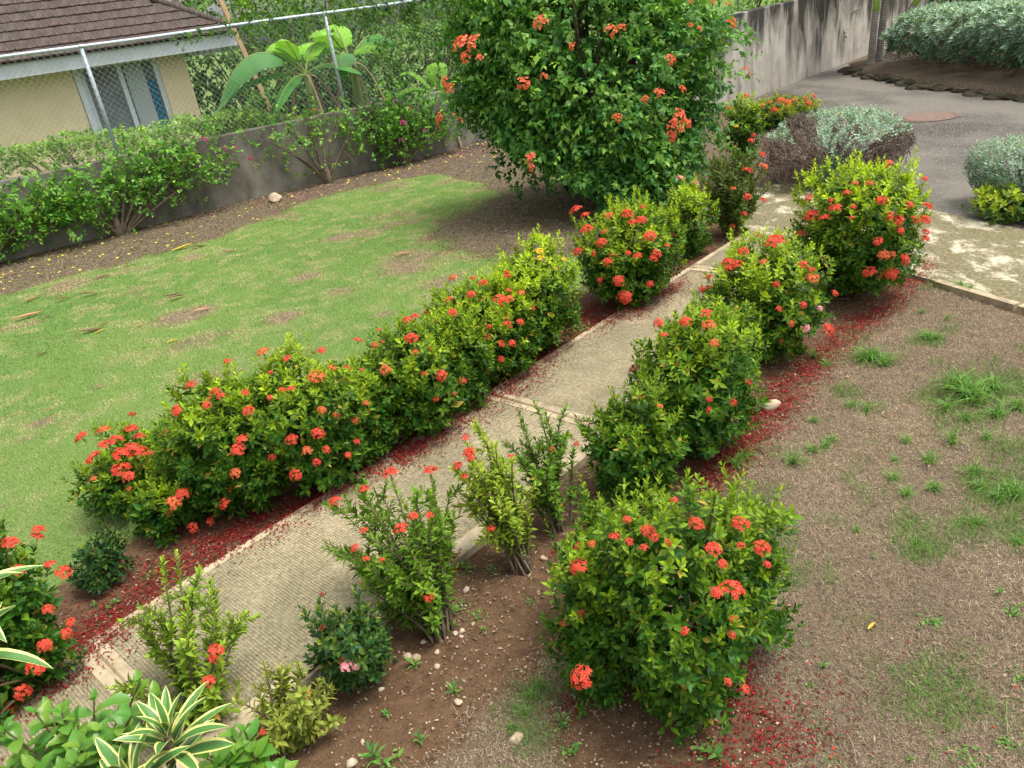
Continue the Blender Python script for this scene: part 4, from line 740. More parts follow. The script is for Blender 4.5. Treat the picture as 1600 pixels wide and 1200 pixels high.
def wallplant(label, s0, targets, rng, nl, flowers, young, ll=.06):
    base = wallpt(s0, -.22, 0); base[2] = float(surf(base[0:1], base[1:2])[0])
    root = empty('bougainvillea_shrub', base, label, 'bougainvillea', 'straggly bougainvilleas along the boundary wall'); lf = MB(); sm = MB()
    for (s, d, z) in targets:
        T = wallpt(s, d, z); m = (base + T) / 2 + np.array([*rng.normal(0, .05, 2), .12]); cur = bez(base - [0, 0, .04], m, T, 9)
        tube(sm, cur, np.linspace(.024, .006, 9), 5, cap=False)
        for q in range(3):
            k_ = rng.integers(3, 9); e = cur[k_] + rng.normal(0, .16, 3) + [0, 0, .03]; tube(sm, [cur[k_], (cur[k_] + e) / 2 + [0, 0, .03], e], [.006, .004, .003], 3, cap=False)
        n = int(nl * 5.5 * rng.uniform(.6, 1.4)); k_ = rng.integers(5, 9, n)
        Pp = cur[k_] + rng.normal(0, 1, (n, 3)) * [.19, .12, .13]; Aa = nrm(rng.normal(0, 1, (n, 3)) + [0, 0, .5] - np.array([*FN, 0]) * .6)
        spray(lf, Pp, Aa, rng, ll, (.045, .17, .022), (.30, .54, .06), rng.uniform(.2, 1, n) * young, 6)
    tube(sm, [base - [0, 0, .06], base + [.01, 0, .08], base + [0, .01, .22]], [.075, .05, .04], 7)
    lf.build('foliage', M['leaf_soft'], root, base)['kind'] = 'stuff'; sm.build('stems', M['bark'], root, base)
    it = [(*wallpt(s, d, z), w, kd) for s, d, z, w, kd in flowers]
    blooms(root, base, it, base + [0, 0, .4], 'bract_cluster', BM, 3, push=.03)
wallplant('straggly bougainvillea spilling over the wall below the cream house wall', -.2, [(-.5, -.2, .75), (-.1, -.2, .6), (.3, -.2, .70), (.5, -.2, .55), (.75, -.2, .62), (.1, -.2, .45), (.2, -.1, .85), (.9, -.2, .72)], rng, 12, [], .7)
wallplant('leafy bougainvillea on a thick short trunk against the wall', 1.32, [(.7, -.25, .6), (1.0, -.2, .8), (1.4, -.25, .7), (1.7, -.2, .88), (2.1, -.2, .9), (2.4, -.25, .75), (.9, -.3, .5), (1.8, -.35, .6), (2.7, -.2, .85), (2.9, -.25, .6), (2.3, -.1, .95)], rng, 11, [(2.6, -.35, .88, .10, 5), (2.95, -.35, .72, .07, 5), (3.1, -.3, .55, .09, 5), (2.8, -.35, .74, .07, 5)], .75)
wallplant('nearly leafless bougainvillea with bare forked branches against the wall', 4.15, [(3.4, -.2, .75), (3.7, -.2, .95), (4.1, -.15, .95), (4.55, -.2, .9), (4.8, -.2, .7), (3.7, -.25, .5), (4.3, -.1, 1.0)], rng, 4, [(4.2, -.2, .95, .07, 4)], .8)
wallplant('dense bougainvillea with magenta and one orange bract bunch at the wall', 5.4, [(4.9, -.2, .7), (5.2, -.25, .85), (5.5, -.25, .8), (5.8, -.25, .85), (6.2, -.25, .7), (5.1, -.35, .5), (5.7, -.4, .5), (6.2, -.3, .5), (5.5, -.1, 1.0)], rng, 12, [(5.35, -.5, .58, .11, 5), (5.65, -.5, .42, .08, 5), (5.5, -.45, .75, .08, 5), (6.0, -.4, .55, .08, 5), (5.3, -.45, .35, .10, 5), (6.2, -.5, .50, .18, 4), (6.25, -.5, .42, .14, 4), (5.9, -.35, .8, .07, 5)], .6)

# ---------------------------------------------------------------- silver shrubs and hedge
def silver(label, base, blobs, rng, dens, ll, twig_mask=None, ntwig=900, z0=0.0, name='silver_shrub', cat='shrub', trunks=10, lump=.06, zlow=0, power=2.3):
    base = np.array(base, float); root = empty(name, base, label, cat)
    P, Nn, Q = shell(blobs, dens, rng, inner=.25, lump=lump, zmin=.03 + zlow, power=power); P = P + [0, 0, z0]
    A = nrm(Nn * .8 + [0, 0, .6] + rng.normal(0, .3, P.shape)); keep = np.ones(len(P), bool) if twig_mask is None else twig_mask(P)
    mb = MB(); sprigs(mb, P[keep], A[keep], rng, rng.uniform(.45, 1, keep.sum()) * sst(-.25, .45, Nn[keep, 2] + rng.normal(0, .12, keep.sum())), 4, .016, ll, .42, (.09, .165, .09), (.47, .63, .47), .2)
    mb.build('foliage', M['silver'], root, base)['kind'] = 'stuff'
    tw = MB(); src = np.flatnonzero(~keep) if twig_mask is not None else np.arange(len(P)); src = rng.choice(src, ntwig)
    p = P[src]; d = nrm(A[src] + rng.normal(0, .6, p.shape)); l_ = rng.uniform(.05, .14, ntwig)
    for q in range(ntwig): tube(tw, [p[q] - d[q] * l_[q], p[q] + rng.normal(0, .008, 3), p[q] + d[q] * .02], [.0035, .003, .0015], 3, cap=False)
    stems(tw, base - [0, 0, .02], P[rng.choice(len(P), trunks * 5)], rng, .012); tw.build('twigs', M['twig'], root, base)
rng = np.random.default_rng(51)
def svmask(P):
    u = (P[:, 0] - 3.32) / .6 * .9 + (P[:, 1] - 7.31) / .6 * -.25; w = P[:, 2] / .66
    nz = (fbm(P[:, 0], P[:, 2] + P[:, 1], .18, 4) - .5) * .6
    return ((w + nz > .66) & (u > -.25)) | ((np.abs(u + .08 + nz * .5) < .2) & (P[:, 1] < 7.4)) | ((w > .72) & (u < -.62)) | (nz > .19)
silver('half dead silver leaved shrub with bare brown twigs before the asphalt', (3.32, 7.31, 0), [(3.32, 7.31, .58, .66), (3.05, 7.25, .42, .55), (3.62, 7.35, .44, .60)], rng, 560, .036, svmask, 2600, trunks=14)
silver('clipped silver leaved shrub above the golden one beside the asphalt', (4.08, 5.66, 0), [(4.05, 5.70, .33, .52), (4.4, 5.5, .38, .52), (4.7, 5.2, .36, .5)], rng, 1500, .027, None, 60, lump=.02, power=3.6)
BLOBS['GD'] = [(3.76, 5.40, .22, .26), (4.02, 5.16, .24, .27), (4.25, 4.95, .22, .25)]
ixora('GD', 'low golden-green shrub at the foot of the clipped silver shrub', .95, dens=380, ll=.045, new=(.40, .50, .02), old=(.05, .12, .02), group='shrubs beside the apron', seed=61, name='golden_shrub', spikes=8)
hb = [(7.42, 13.3, .50, .80), (7.52, 12.9, .66, .88), (7.5, 12.2, .66, .90), (7.5, 11.5, .66, .92), (7.55, 10.8, .66, .94), (7.6, 10.1, .66, .96), (8.2, 11.9, .8, .92), (7.65, 9.3, .66, .96)]
silver('long silver leaved hedge on bare stems behind the mossy kerb', (8.0, 11.4, .1), hb, rng, 190, .085, lambda P: P[:, 2] > .36 + (fbm(P[:, 0], P[:, 1], .3, 2) - .5) * .3, 1300, z0=.12, name='silver_hedge', cat='hedge', trunks=30, power=3.0, lump=.05)
# planter bank and its kerb stones
pb = MB(); pts = np.array([(6.95, 14.9), (6.68, 13.6), (6.62, 12), (6.65, 10.6), (6.78, 9.4), (6.85, 7)]); n = len(pts)
rows = []
for off, z in ((.02, -.02), (.10, .11), (.45, .15), (2.2, .2), (6.0, .2)): rows.append(np.c_[pts + [off, 0], np.full(n, z)])
V = np.concatenate(rows); V[:, 2] += (fbm(V[:, 0], V[:, 1], .3, 4) - .5) * .05
pb.add(V, np.concatenate([np.stack([np.arange(n - 1) + r * n, np.arange(n - 1) + r * n + n, np.arange(n - 1) + r * n + n + 1, np.arange(n - 1) + r * n + 1], -1) for r in range(4)])[:, ::-1], (0, 0, 1.))
tag(pb.build('planter_ground', M['ground']), 'raised soil bank under the silver hedge', None, None, 'structure')
def rock_mesh(seed, flat=.7):
    rng = np.random.default_rng(seed); mb = MB(); nu, nv = 14, 9; V = []
    for b in range(nv):
        for a in range(nu):
            ph, th_ = 2 * np.pi * a / nu, np.pi * (b + .0001) / (nv - 1) * .9998
            V.append((np.sin(th_) * np.cos(ph), np.sin(th_) * np.sin(ph), np.cos(th_)))
    V = np.array(V)
    for q in range(9):                                    # broken planes
        nn_ = nrm(rng.normal(size=3)); d = V @ nn_; lim = rng.uniform(.55, .85); V = V - np.outer(np.maximum(d - lim, 0), nn_)
    d = 1 + .10 * np.sin(V @ rng.normal(0, 3, 3)) + .05 * np.sin(V @ rng.normal(0, 8, 3)); V = V * d[:, None] * [.58, .48, .55 * flat]
    F = [[b * nu + a, (b + 1) * nu + a, (b + 1) * nu + (a + 1) % nu, b * nu + (a + 1) % nu] for b in range(nv - 1) for a in range(nu)]
    mb.add(V, np.array(F)); return mb.mesh('stone', M['stone'] if flat > .5 else M['kerb'], smooth=flat > .5)
KM = [rock_mesh(q, .45) for q in range(4)]; rr = random.Random(8)
for q in range(17):
    y = 14.6 - q * .42; o = bpy.data.objects.new('kerb_stone', KM[q % 4]); col.objects.link(o); o.location = (np.interp(y, [7, 9.4, 10.6, 12, 13.6, 14.9], [6.88, 6.82, 6.70, 6.67, 6.73, 7.0]) + rr.uniform(-.06, .06), y, .015)
    o.scale = (.34 * rr.uniform(.8, 1.2), .52 * rr.uniform(.7, 1.25), .40 * rr.uniform(.7, 1.2)); o.rotation_euler = (0, 0, rr.uniform(-.2, .2))
    tag(o, 'mossy rough stone edging the planter bank below the silver hedge', 'stone', 'kerb stones along the planter bank')

# ---------------------------------------------------------------- palms by the streaked wall
def frond(mb, p0, az, el, L, rng, n=26, ll=.32, colr=(.05, .15, .03)):
    u = np.linspace(0, 1, n); d = np.array([math.cos(az), math.sin(az), 0]); z = np.array([0, 0, 1.])
    cur = np.asarray(p0) + d * (L * u * math.cos(el) * (1 - .15 * u))[:, None] + z * (L * (u * math.sin(el) - .55 * u * u))[:, None]
    tube(mb, cur, np.linspace(.014, .003, n), 4, np.array(colr) * 1.3, cap=False); tan = nrm(np.gradient(cur, axis=0)); sd_ = nrm(np.cross(tan, z)); up = np.cross(sd_, tan)
    for s in (-1, 1):
        k_ = u > .12; l_ = ll * np.sin(np.clip(u * 1.05, .1, 1) * np.pi) ** .6
        leaves(mb, cur[k_], (sd_ * s * .85 + tan * .6 - up * .25 + rng.normal(0, .05, cur.shape))[k_], (up + sd_ * s * -.2)[k_], l_[k_], .035, np.array(colr) * rng.uniform(.8, 1.25, (k_.sum(), 1)))
def palm(label, base, lean, h, rng):
    base = np.array(base, float); root = empty('palm_tree', base, label, 'palm', 'slender palms by the streaked wall'); tr = MB(); top = base + np.array([lean[0], lean[1], h]); m = base + np.array([lean[0] * .35, lean[1] * .35, h * .5])
    cur = bez(base - [0, 0, .05], m, top, 26); rad = np.interp(np.linspace(0, 1, 26), [0, .12, 1], [.10, .062, .05]) * (1 + .05 * (np.arange(26) % 2)); tube(tr, cur, rad, 9); tr.build('trunk', M['palmbark'], root, base)
    d = nrm(cur[-1] - cur[-2]); sh = MB(); tube(sh, [top - d * .02, top + d * .25, top + d * .5], [.056, .06, .03], 9); sh.build('crownshaft', M['shaft'], root, base)
    for q in range(8): f = MB(); frond(f, top + d * .48, q * .785 + rng.uniform(-.2, .2), rng.uniform(.5, 1.1), rng.uniform(.9, 1.2), rng); f.build('frond', M['leaf_soft'], root, base)
rng = np.random.default_rng(71)
palm('slender palm with straight upright ringed trunk nearest the streaked wall', (7.12, 14.28, .12), (.05, .05), .86, rng)
palm('slender palm with pale thin trunk between the two other palms', (7.30, 14.36, .12), (.12, .1), 1.6, rng)
palm('slender palm leaning out towards the silver hedge', (7.27, 14.1, .12), (.5, .1), .86, rng)
cy_ = empty('cycad', (9.6, 12.6, .2), 'dark feathery cycad fronds rising behind the silver hedge', 'cycad')
for q in range(14): f = MB(); frond(f, (0, 0, .45), q * .45, rng.uniform(.5, 1.0), rng.uniform(1.2, 1.5), rng, 24, .2, (.02, .07, .02)); f.build('frond', M['leaf'], cy_)
f = MB(); tube(f, [(0, 0, -.1), (0, 0, .2), (0, 0, .48)], [.14, .16, .1], 10); f.build('trunk', M['bark'], cy_)

# ---------------------------------------------------------------- greenery beyond the fence
def bush(name, label, base, blobs, rng, dens, ll, ca, cb, yl=.5, nleaf=6, cat='shrub', group=None, power=2.0, wid=.55, z0=0.0, mat='leaf_soft', tpl=OVATE, trunk=.03, gap=.03):
    base = np.array(base, float); root = empty(name, base, label, cat, group); P, Nn, Q = shell(blobs, dens, rng, inner=.3, lump=.14, power=power); P = P + [0, 0, z0]
    A = nrm(Nn * .8 + [0, 0, .4] + rng.normal(0, .4, P.shape)); mb = MB(); spray(mb, P, A, rng, ll, ca, cb, yl * sst(-.5, .8, Nn[:, 2] + rng.normal(0, .3, len(P))), nleaf, gap, wid=wid, tpl=tpl)
    mb.build('crown', M[mat], root, base)['kind'] = 'stuff'; sm = MB(); stems(sm, base - [0, 0, .05], P[rng.choice(len(P), 30)], rng, trunk, 5); sm.build('trunk', M['bark'], root, base); return root
rng = np.random.default_rng(81)
hbase = wallpt(1.6, .6, -.55); hroot = empty('hedge', hbase, 'bright yellow-green hedge growing behind the weathered wall', 'hedge'); mb = MB(); sm = MB()
n = 4200; s_ = rng.uniform(-1.2, 4.3, n); d_ = rng.uniform(.2, 1.0, n); top = 1.22 - .035 * s_ + (fbm(s_, d_, .35, 71) - .5) * .30 - .25 * np.maximum(0, s_ - 3.6)
low = rng.random(n) < .22; z_ = np.where(low, rng.uniform(-.3, .9, n), top - rng.random(n) ** 2 * .28)
P = WA + FD * s_[:, None] + FN * d_[:, None]; P = np.c_[P, z_]; A = nrm(rng.normal(0, .5, (n, 3)) + [0, 0, .8] - np.array([*FN, 0]) * .35)
spray(mb, P, A, rng, .048, (.07, .20, .03), (.42, .60, .10), np.clip(fbm(s_, d_, .25, 77) * 1.6 - .15, 0, 1) * rng.uniform(.5, 1.1, n), 5, .02, wid=.55)
stems(sm, hbase - [0, 0, .05], P[rng.choice(n, 26)], rng, .02, 4)
mb.build('foliage', M['leaf_soft'], hroot, hbase)['kind'] = 'stuff'; sm.build('stems', M['bark'], hroot, hbase)
def bw(s, d, r, h): return (*wallpt(s, d)[:2], r, h)
BK = [('dark shrub with fine leaves behind the middle fence post', 5.6, 2.2, [(5.4, 2.2, .75, 2.5), (6.1, 2.0, .6, 2.3)], .085, (.025, .10, .025), (.14, .30, .05), .6),
      ('leafy green shrub beyond the fence beside the bougainvillea', 7.0, 1.6, [(6.9, 1.7, .7, 2.7), (7.7, 1.5, .8, 3.1)], .085, (.03, .12, .022), (.22, .42, .05), .8),
      ('broad green shrub between the bungalow corner and banana leaves', 4.3, 2.3, [(4.3, 2.4, .5, 1.9), (4.8, 2.1, .5, 1.8)], .085, (.025, .10, .022), (.16, .34, .05), .7),
      ('tall green tree beyond the fence above the dark shrub', 6.2, 4.2, [(5.9, 4.2, 1.3, 4.2), (7.3, 4.2, 1.5, 4.6)], .09, (.04, .12, .02), (.25, .42, .05), .8),
      ('light green tree standing behind the large bougainvillea', 9.6, 3.0, [(9.5, 3.0, 1.6, 4.6), (11.2, 3.2, 1.8, 4.8)], .09, (.04, .12, .02), (.20, .36, .05), .7),
      ('shady tree beyond the bungalow end wall', 6.3, 8.5, [(5.8, 8.5, 1.8, 5.2), (7.8, 8.2, 1.8, 5.0)], .12, (.03, .10, .02), (.22, .38, .05), .7)]
for lab, s, d, bl, ll, ca, cb, yl in BK:
    bush('tree' if 'tree' in lab else 'shrub', lab, wallpt(s, d, -.55), [bw(*q) for q in bl], rng, 50 if ll < .087 else 30, ll, ca, cb, yl, 7, 'tree' if 'tree' in lab else 'shrub', z0=-.55, gap=.04 if ll < .087 else .06)
for q, (x, y, lab) in enumerate(((5.2, 15.6, 'pale green bush showing above the streaked wall beside the bougainvillea'), (8.6, 19.0, 'wide green bush above the streaked wall behind the palms'), (12.0, 20.0, 'dark green bush above the streaked wall behind the silver hedge'))):
    bush('bush', lab, (x, y, 0), [(x, y, 1.3, 2.0), (x + 1.5, y + 1.4, 1.3, 2.3)], rng, 26, .10, (.05, .13, .03), (.26, .42, .08), .8 - q * .2, 6, 'bush', gap=.05)
# creeper trailing along the rail
cr = empty('creeper', wallpt(4.8, .08, 2.14), 'leafy creeper trailing along the top rail of the fence', 'creeper'); co = np.array(cr.location); mb = MB(); sm = MB()
u = np.linspace(2.7, 7.6, 160); cur = np.array([wallpt(s, .08 + .03 * math.sin(s * 9), 2.16 - .04 * abs(math.sin(s * 5))) for s in u]); tube(sm, cur, .004, 3, cap=False)
dens = np.interp(u, [2.7, 3.6, 4.8, 7.6], [.1, .4, .8, 1.0]); pick = np.repeat(np.arange(160), (1 + dens * 2.4).astype(int)); P = cur[pick] + rng.normal(0, 1, (len(pick), 3)) * [.05, .05, .07] - [0, 0, .05]
spray(mb, P, nrm(rng.normal(0, 1, P.shape) + [0, 0, -.4]), rng, .06, (.03, .11, .02), (.2, .36, .05), rng.uniform(0, .9, len(P)), 5, .025)
for q in range(34):
    s = rng.uniform(5.4, 7.6); zt = 2.12; z1 = rng.uniform(1.0, 1.9); c = np.array([wallpt(s + .1 * math.sin(k_ * 2 + q), .03 + .02 * math.cos(k_), zt + (z1 - zt) * k_ / 6) for k_ in range(7)]); tube(sm, c, .003, 3, cap=False)
    pp = np.repeat(c, 2, 0) + rng.normal(0, .04, (14, 3)); spray(mb, pp, nrm(rng.normal(0, 1, pp.shape) - np.array([*FN, 0]) * .7), rng, .055, (.028, .10, .02), (.18, .33, .05), rng.uniform(0, .8, 14), 3, .03)
mb.build('foliage', M['leaf_soft'], cr, co)['kind'] = 'stuff'; sm.build('vine', M['bark'], cr, co)

# ---------------------------------------------------------------- banana plants
def banana_leaf(p0, az, el, L, W, rng, colr, droop=.55, fold=.25):
    mb = MB(); n = 26; u = np.linspace(0, 1, n); d = np.array([math.cos(az), math.sin(az), 0]); z = np.array([0, 0, 1.])
    cur = np.asarray(p0) + d * (L * (u * math.cos(el)))[:, None] + z * (L * (u * math.sin(el) - droop * u * u))[:, None]; tan = nrm(np.gradient(cur, axis=0)); sdv = nrm(np.cross(tan, z) + 1e-6); up = np.cross(sdv, tan)
    w = W * np.sin(np.clip((u - .16) / .84, 0, 1) ** .7 * np.pi) ** .55 * .5 + .004
    for s in (-1, 1):                                     # blade halves torn into strips along the side veins
        k_ = 4
        while k_ < n - 1:
            m = min(n - 1, k_ + int(rng.integers(2, 6))); a = np.arange(k_, m + 1); gapj = rng.uniform(0, .02); dr = rng.uniform(-.06, .10)
            inn = cur[a]; mid = inn + sdv[a] * s * (w[a] * .55)[:, None] - up[a] * (w[a] * fold * .3)[:, None]; out = inn + sdv[a] * s * w[a][:, None] - up[a] * (w[a] * (fold + dr))[:, None] + tan[a] * .03
            V = np.concatenate([inn, mid, out]); q = len(a); i_ = np.arange(q - 1); sh = rng.uniform(.8, 1.2)
            mb.add(V, [np.stack([i_, i_ + 1, i_ + q + 1, i_ + q], -1), np.stack([i_ + q, i_ + q + 1, i_ + 2 * q + 1, i_ + 2 * q], -1)], np.array(colr) * sh); k_ = m
    tube(mb, cur, np.linspace(.018, .004, n), 5, (.30, .38, .10), cap=False); return mb
def banana(label, s, d, h, lv, rng):
    base = wallpt(s, d, -.55); root = empty('banana_plant', base, label, 'banana plant'); t_ = MB(); tube(t_, [base - [0, 0, .05], base + [0, 0, h * .5], base + [.03, 0, h]], [.10, .085, .06], 9, (.2, .26, .08)); t_.build('stem', M['leaf_soft'], root, base)
    for az, el, L, W, c, *x_ in lv: banana_leaf(base + [0, 0, h], az, el, L, W, rng, c, *x_).build('leaf', M['leaf_soft'], root, base)
    dl = MB()
    for q in range(5):
        a = q * 1.3; c = bez(base + [0, 0, h], base + [math.cos(a) * .35, math.sin(a) * .35, h + .05], base + [math.cos(a) * .5, math.sin(a) * .5, h * .35], 10); tube(dl, c, np.linspace(.012, .03, 10), 4, (.33, .24, .15))
    dl.build('dead_leaves', M['litter'], root, base)
rng = np.random.default_rng(91); G1, G2, G3 = (.07, .25, .04), (.22, .48, .035), (.11, .30, .08)
wz = math.atan2(FD[1], FD[0])
banana('banana plant with torn leaves reaching over the bungalow eave', 4.5, .6, 1.95, [(wz + math.pi + .04, .9, 2.1, .50, G3, .85, .75), (wz + math.pi - .12, .35, 1.5, .26, G3, .55, .3), (wz + .4, 1.1, 1.1, .36, G2), (wz + 1.9, 1.1, 1.3, .4, G2), (wz + 2.9, 1.15, 1.1, .40, G2), (wz + 3.5, 1.3, 1.2, .38, G2), (wz - .9, .5, 1.0, .3, G1), (wz + math.pi + .6, .15, .9, .26, G1)], rng)
banana('banana plant with broad bright leaves rising above the fence rail', 5.35, .85, 2.0, [(wz + 2.7, .9, 1.6, .48, G2, .7, .5), (wz + 3.5, 1.1, 1.5, .45, G2, .6, .4), (wz + .2, .9, 1.5, .46, G1, .7, .5), (wz - 1.2, .8, 1.2, .4, G2, .7, .5), (wz + 1.5, 1.2, 1.4, .42, G2), (wz - 2.2, .7, 1.2, .38, G3, .75, .6)], rng)
banana('banana plant with upright leaves showing through the creeper', 6.55, .45, 1.25, [(wz + 2.6, 1.15, 1.3, .32, G2), (wz - .3, 1.0, 1.3, .34, G2), (wz + .9, 1.3, 1.3, .34, G2), (wz + 3.3, .8, 1.2, .34, G2), (wz - 1.4, .95, 1.0, .30, G2), (wz - 2.4, .8, 1.1, .3, G3, .7, .5)], rng)

# ---------------------------------------------------------------- plants close to the camera
def dleaf(seed, L=1.0, W=.215):
    rng = np.random.default_rng(seed); mb = MB(); n = 11; u = np.linspace(0, 1, n); w = W * np.interp(u, [0, .12, .45, .75, .93, 1], [.45, .6, 1, .8, .3, .01]); dr = rng.uniform(.18, .4)
    y = L * u * (1 - .18 * u * dr); z = L * (.10 * u - dr * u * u); tw = rng.normal(0, .15)
    cols = np.array([-1, -.66, 0, .66, 1.]); V = np.stack([cols[None] * w[:, None] / 2, np.repeat(y[:, None], 5, 1), z[:, None] + np.abs(cols)[None] * w[:, None] * .22 + cols[None] * w[:, None] * tw * u[:, None]], -1)
    i_ = np.arange(n - 1)[:, None] * 5
    for c, mi in ((0, 0), (1, 1), (2, 1), (3, 0)): f = (i_ + c); mb.add(V.reshape(-1, 3), np.concatenate([f, f + 1, f + 6, f + 5], 1), mi=mi)
    return mb.mesh('leaf', [M['margin'], M['dgreen']])
DL = [dleaf(q) for q in range(5)]
def rosette(root, base, c, axis, n, L, seed, lo=.15, hi=1.45):
    rr = random.Random(seed); ax = Vector(axis).normalized(); Q0 = ax.to_track_quat('Z', 'Y')
    for q in range(n):
        el = hi - (hi - lo) * (q / n) ** .8; az = q * 2.39996 + rr.uniform(-.2, .2)
        d = Q0 @ Vector((math.cos(az) * math.cos(el), math.sin(az) * math.cos(el), math.sin(el))); up = Q0 @ Vector((-math.cos(az) * math.sin(el), -math.sin(az) * math.sin(el), math.cos(el))); xx = d.cross(up)
        m = Matrix((xx, d, up)).transposed().to_quaternion(); inst('leaf', DL[rr.randrange(5)], root, Vector(c) - Vector(base) - ax * .0035 * q, m, L * rr.uniform(.8, 1.1) * (.65 + .35 * min(1, q / n * 2.2)))
def dracaena(label, base, heads, L):
    root = empty('dracaena', base, label, 'dracaena', 'variegated dracaenas at the foot of the beds'); sm = MB()
    for q, (c, ax, n) in enumerate(heads):
        c = np.array(c); tube(sm, bez(base, np.array([base[0] * .75 + c[0] * .25, base[1] * .5 + c[1] * .5, c[2] * .75]), c, 8), np.linspace(.014, .009, 8), 6); rosette(root, base, c, ax, n, L, 5 + q)
    sm.build('stem', M['bark'], root, base)
dracaena('variegated dracaena rosettes with cream edged leaves among broad leaves', (-.93, 1.20, 0), [((-.885, 1.27, .54), (.1, .1, 1), 24), ((-.97, 1.21, .49), (-.25, -.1, 1), 16)], .15)
dracaena('variegated dracaena with long striped leaves beside the red ixora', (-1.62, 1.12, 0), [((-1.12, 1.20, 1.06), (.35, .15, 1), 15), ((-1.11, 1.16, .96), (.5, .3, .8), 9)], .17)
def blmesh(seed):
    rng = np.random.default_rng(seed); mb = MB(); n = 8; u = np.linspace(0, 1, n); w = .58 * np.interp(u, [0, .08, .35, .6, .85, 1], [.06, .35, 1, .95, .45, .01]); z = .1 * u - rng.uniform(.15, .35) * u * u
    cols = np.array([-1, -.5, 0, .5, 1.]); V = np.stack([cols[None] * w[:, None] / 2, np.repeat(u[:, None], 5, 1), z[:, None] + np.array([.10, .035, 0, .035, .10])[None] * w[:, None] * 2 * rng.uniform(.5, 1.2) + .012 * np.sin(u * 14)[:, None] * np.abs(cols)[None]], -1)
    i_ = np.arange(n - 1)[:, None] * 5; j_ = np.arange(4)[None]; a = (i_ + j_).ravel(); mb.add(V.reshape(-1, 3), np.stack([a, a + 1, a + 6, a + 5], -1), (.085, .26, .03)); return mb.mesh('leaf', M['bigleaf'])
BLM = [blmesh(q) for q in range(5)]
def broadleaf(label, base, tips, L, seed):
    rr = random.Random(seed); root = empty('broad_leaved_shrub', base, label, 'shrub', 'broad leaved shrubs around the dracaena'); sm = MB()
    for tp_ in tips:
        tp_ = np.array(tp_); cur = bez(base, np.array(base) * .5 + tp_ * .5 + [0, 0, .1], tp_, 14); tube(sm, cur, np.linspace(.006, .0025, 14), 4); ph = rr.uniform(0, 3)
        for k_ in range(4):
            c = cur[13 - k_ * 2 if k_ else 13]; ax = Vector(cur[13] - cur[10]).normalized()
            for s in (0, math.pi):
                az = ph + k_ * math.pi / 2 + s; el = (1.0, .55, .35, .2)[k_] + rr.uniform(-.2, .2); d = Vector((math.cos(az) * math.cos(el), math.sin(az) * math.cos(el), math.sin(el))); up = Vector((-math.cos(az) * math.sin(el), -math.sin(az) * math.sin(el), math.cos(el)))
                m = Matrix((d.cross(up), d, up)).transposed().to_quaternion(); inst('leaf', BLM[rr.randrange(5)], root, Vector(c) - Vector(base), m, L * rr.uniform(.75, 1.1) * (.6, .95, 1.1, 1)[k_])
    sm.build('stems', M['stem'], root, base)
rr = random.Random(3)
broadleaf('broad leaved green shrub beside the dracaena at the path start', (-1.28, 1.46, 0), [(-1.29 + rr.uniform(-.24, .20), 1.48 + rr.uniform(-.17, .16), rr.uniform(.22, .40)) for q in range(34)], .074, 1)
broadleaf('broad leaved light green shrub between dracaena and yellowish ixora', (-.78, 1.38, 0), [(-.80 + rr.uniform(-.13, .10), 1.40 + rr.uniform(-.12, .10), rr.uniform(.22, .36)) for q in range(18)], .068, 2)

# ---------------------------------------------------------------- weeds, stones, fallen leaves
def weed_mesh(seed, n, broad):
    rng = np.random.default_rng(seed); mb = MB(); a = np.arange(n) * 2.4 + rng.uniform(0, 6); el = rng.uniform(.15, .9, n); D = np.stack([np.cos(a) * np.cos(el), np.sin(a) * np.cos(el), np.sin(el)], -1); N = np.stack([-np.cos(a) * np.sin(el), -np.sin(a) * np.sin(el), np.cos(el)], -1)
    sp_ = (.003, .07, .20, .28)[seed % 4]; P = np.c_[rng.normal(0, sp_, (n, 2)), rng.uniform(.02, (.5, .35, .22, .12)[seed % 4], n)]; l_ = rng.uniform(.14, .42, n) * (1.1, 1.2, .8, .6)[seed % 4]
    leaves(mb, P, D, N, l_, l_ * broad, mixc((.05, .16, .03), (.18, .34, .06), rng.random(n)), HIGH); tube(mb, [(0, 0, -.05), (0, .0, .52)], [.022, .014], 4, (.10, .2, .05)) if seed % 4 < 2 else 0; return mb.mesh('weed', M['blade'])
WM = [weed_mesh(q, (9, 10, 22, 40)[q % 4], (.36, .24, .5, .5)[q % 4]) for q in range(8)]
rr = random.Random(12)
for q, (x, y, w) in enumerate(WEEDS):
    s, t = st(x, y); z = float(surf(np.array([x]), np.array([y]))[0]); o = bpy.data.objects.new('weed', WM[rr.randrange(8)]); col.objects.link(o); o.location = (x, y, z - .003); o.rotation_euler = (0, 0, rr.uniform(0, 6.28)); o.scale = (w * 1.05,) * 3
    lab, gr = ('small leafy weed seedling in the dry brown grass', 'weeds in the dry grass') if t > -1.3 else (('small leafy weed seedling in the bare soil beside the path', 'weeds in the bare soil') if t > -2.5 else ('small leafy weed under the ixoras on the lawn side', 'weeds under the lawn side ixoras'))
    tag(o, lab, 'weed', gr)
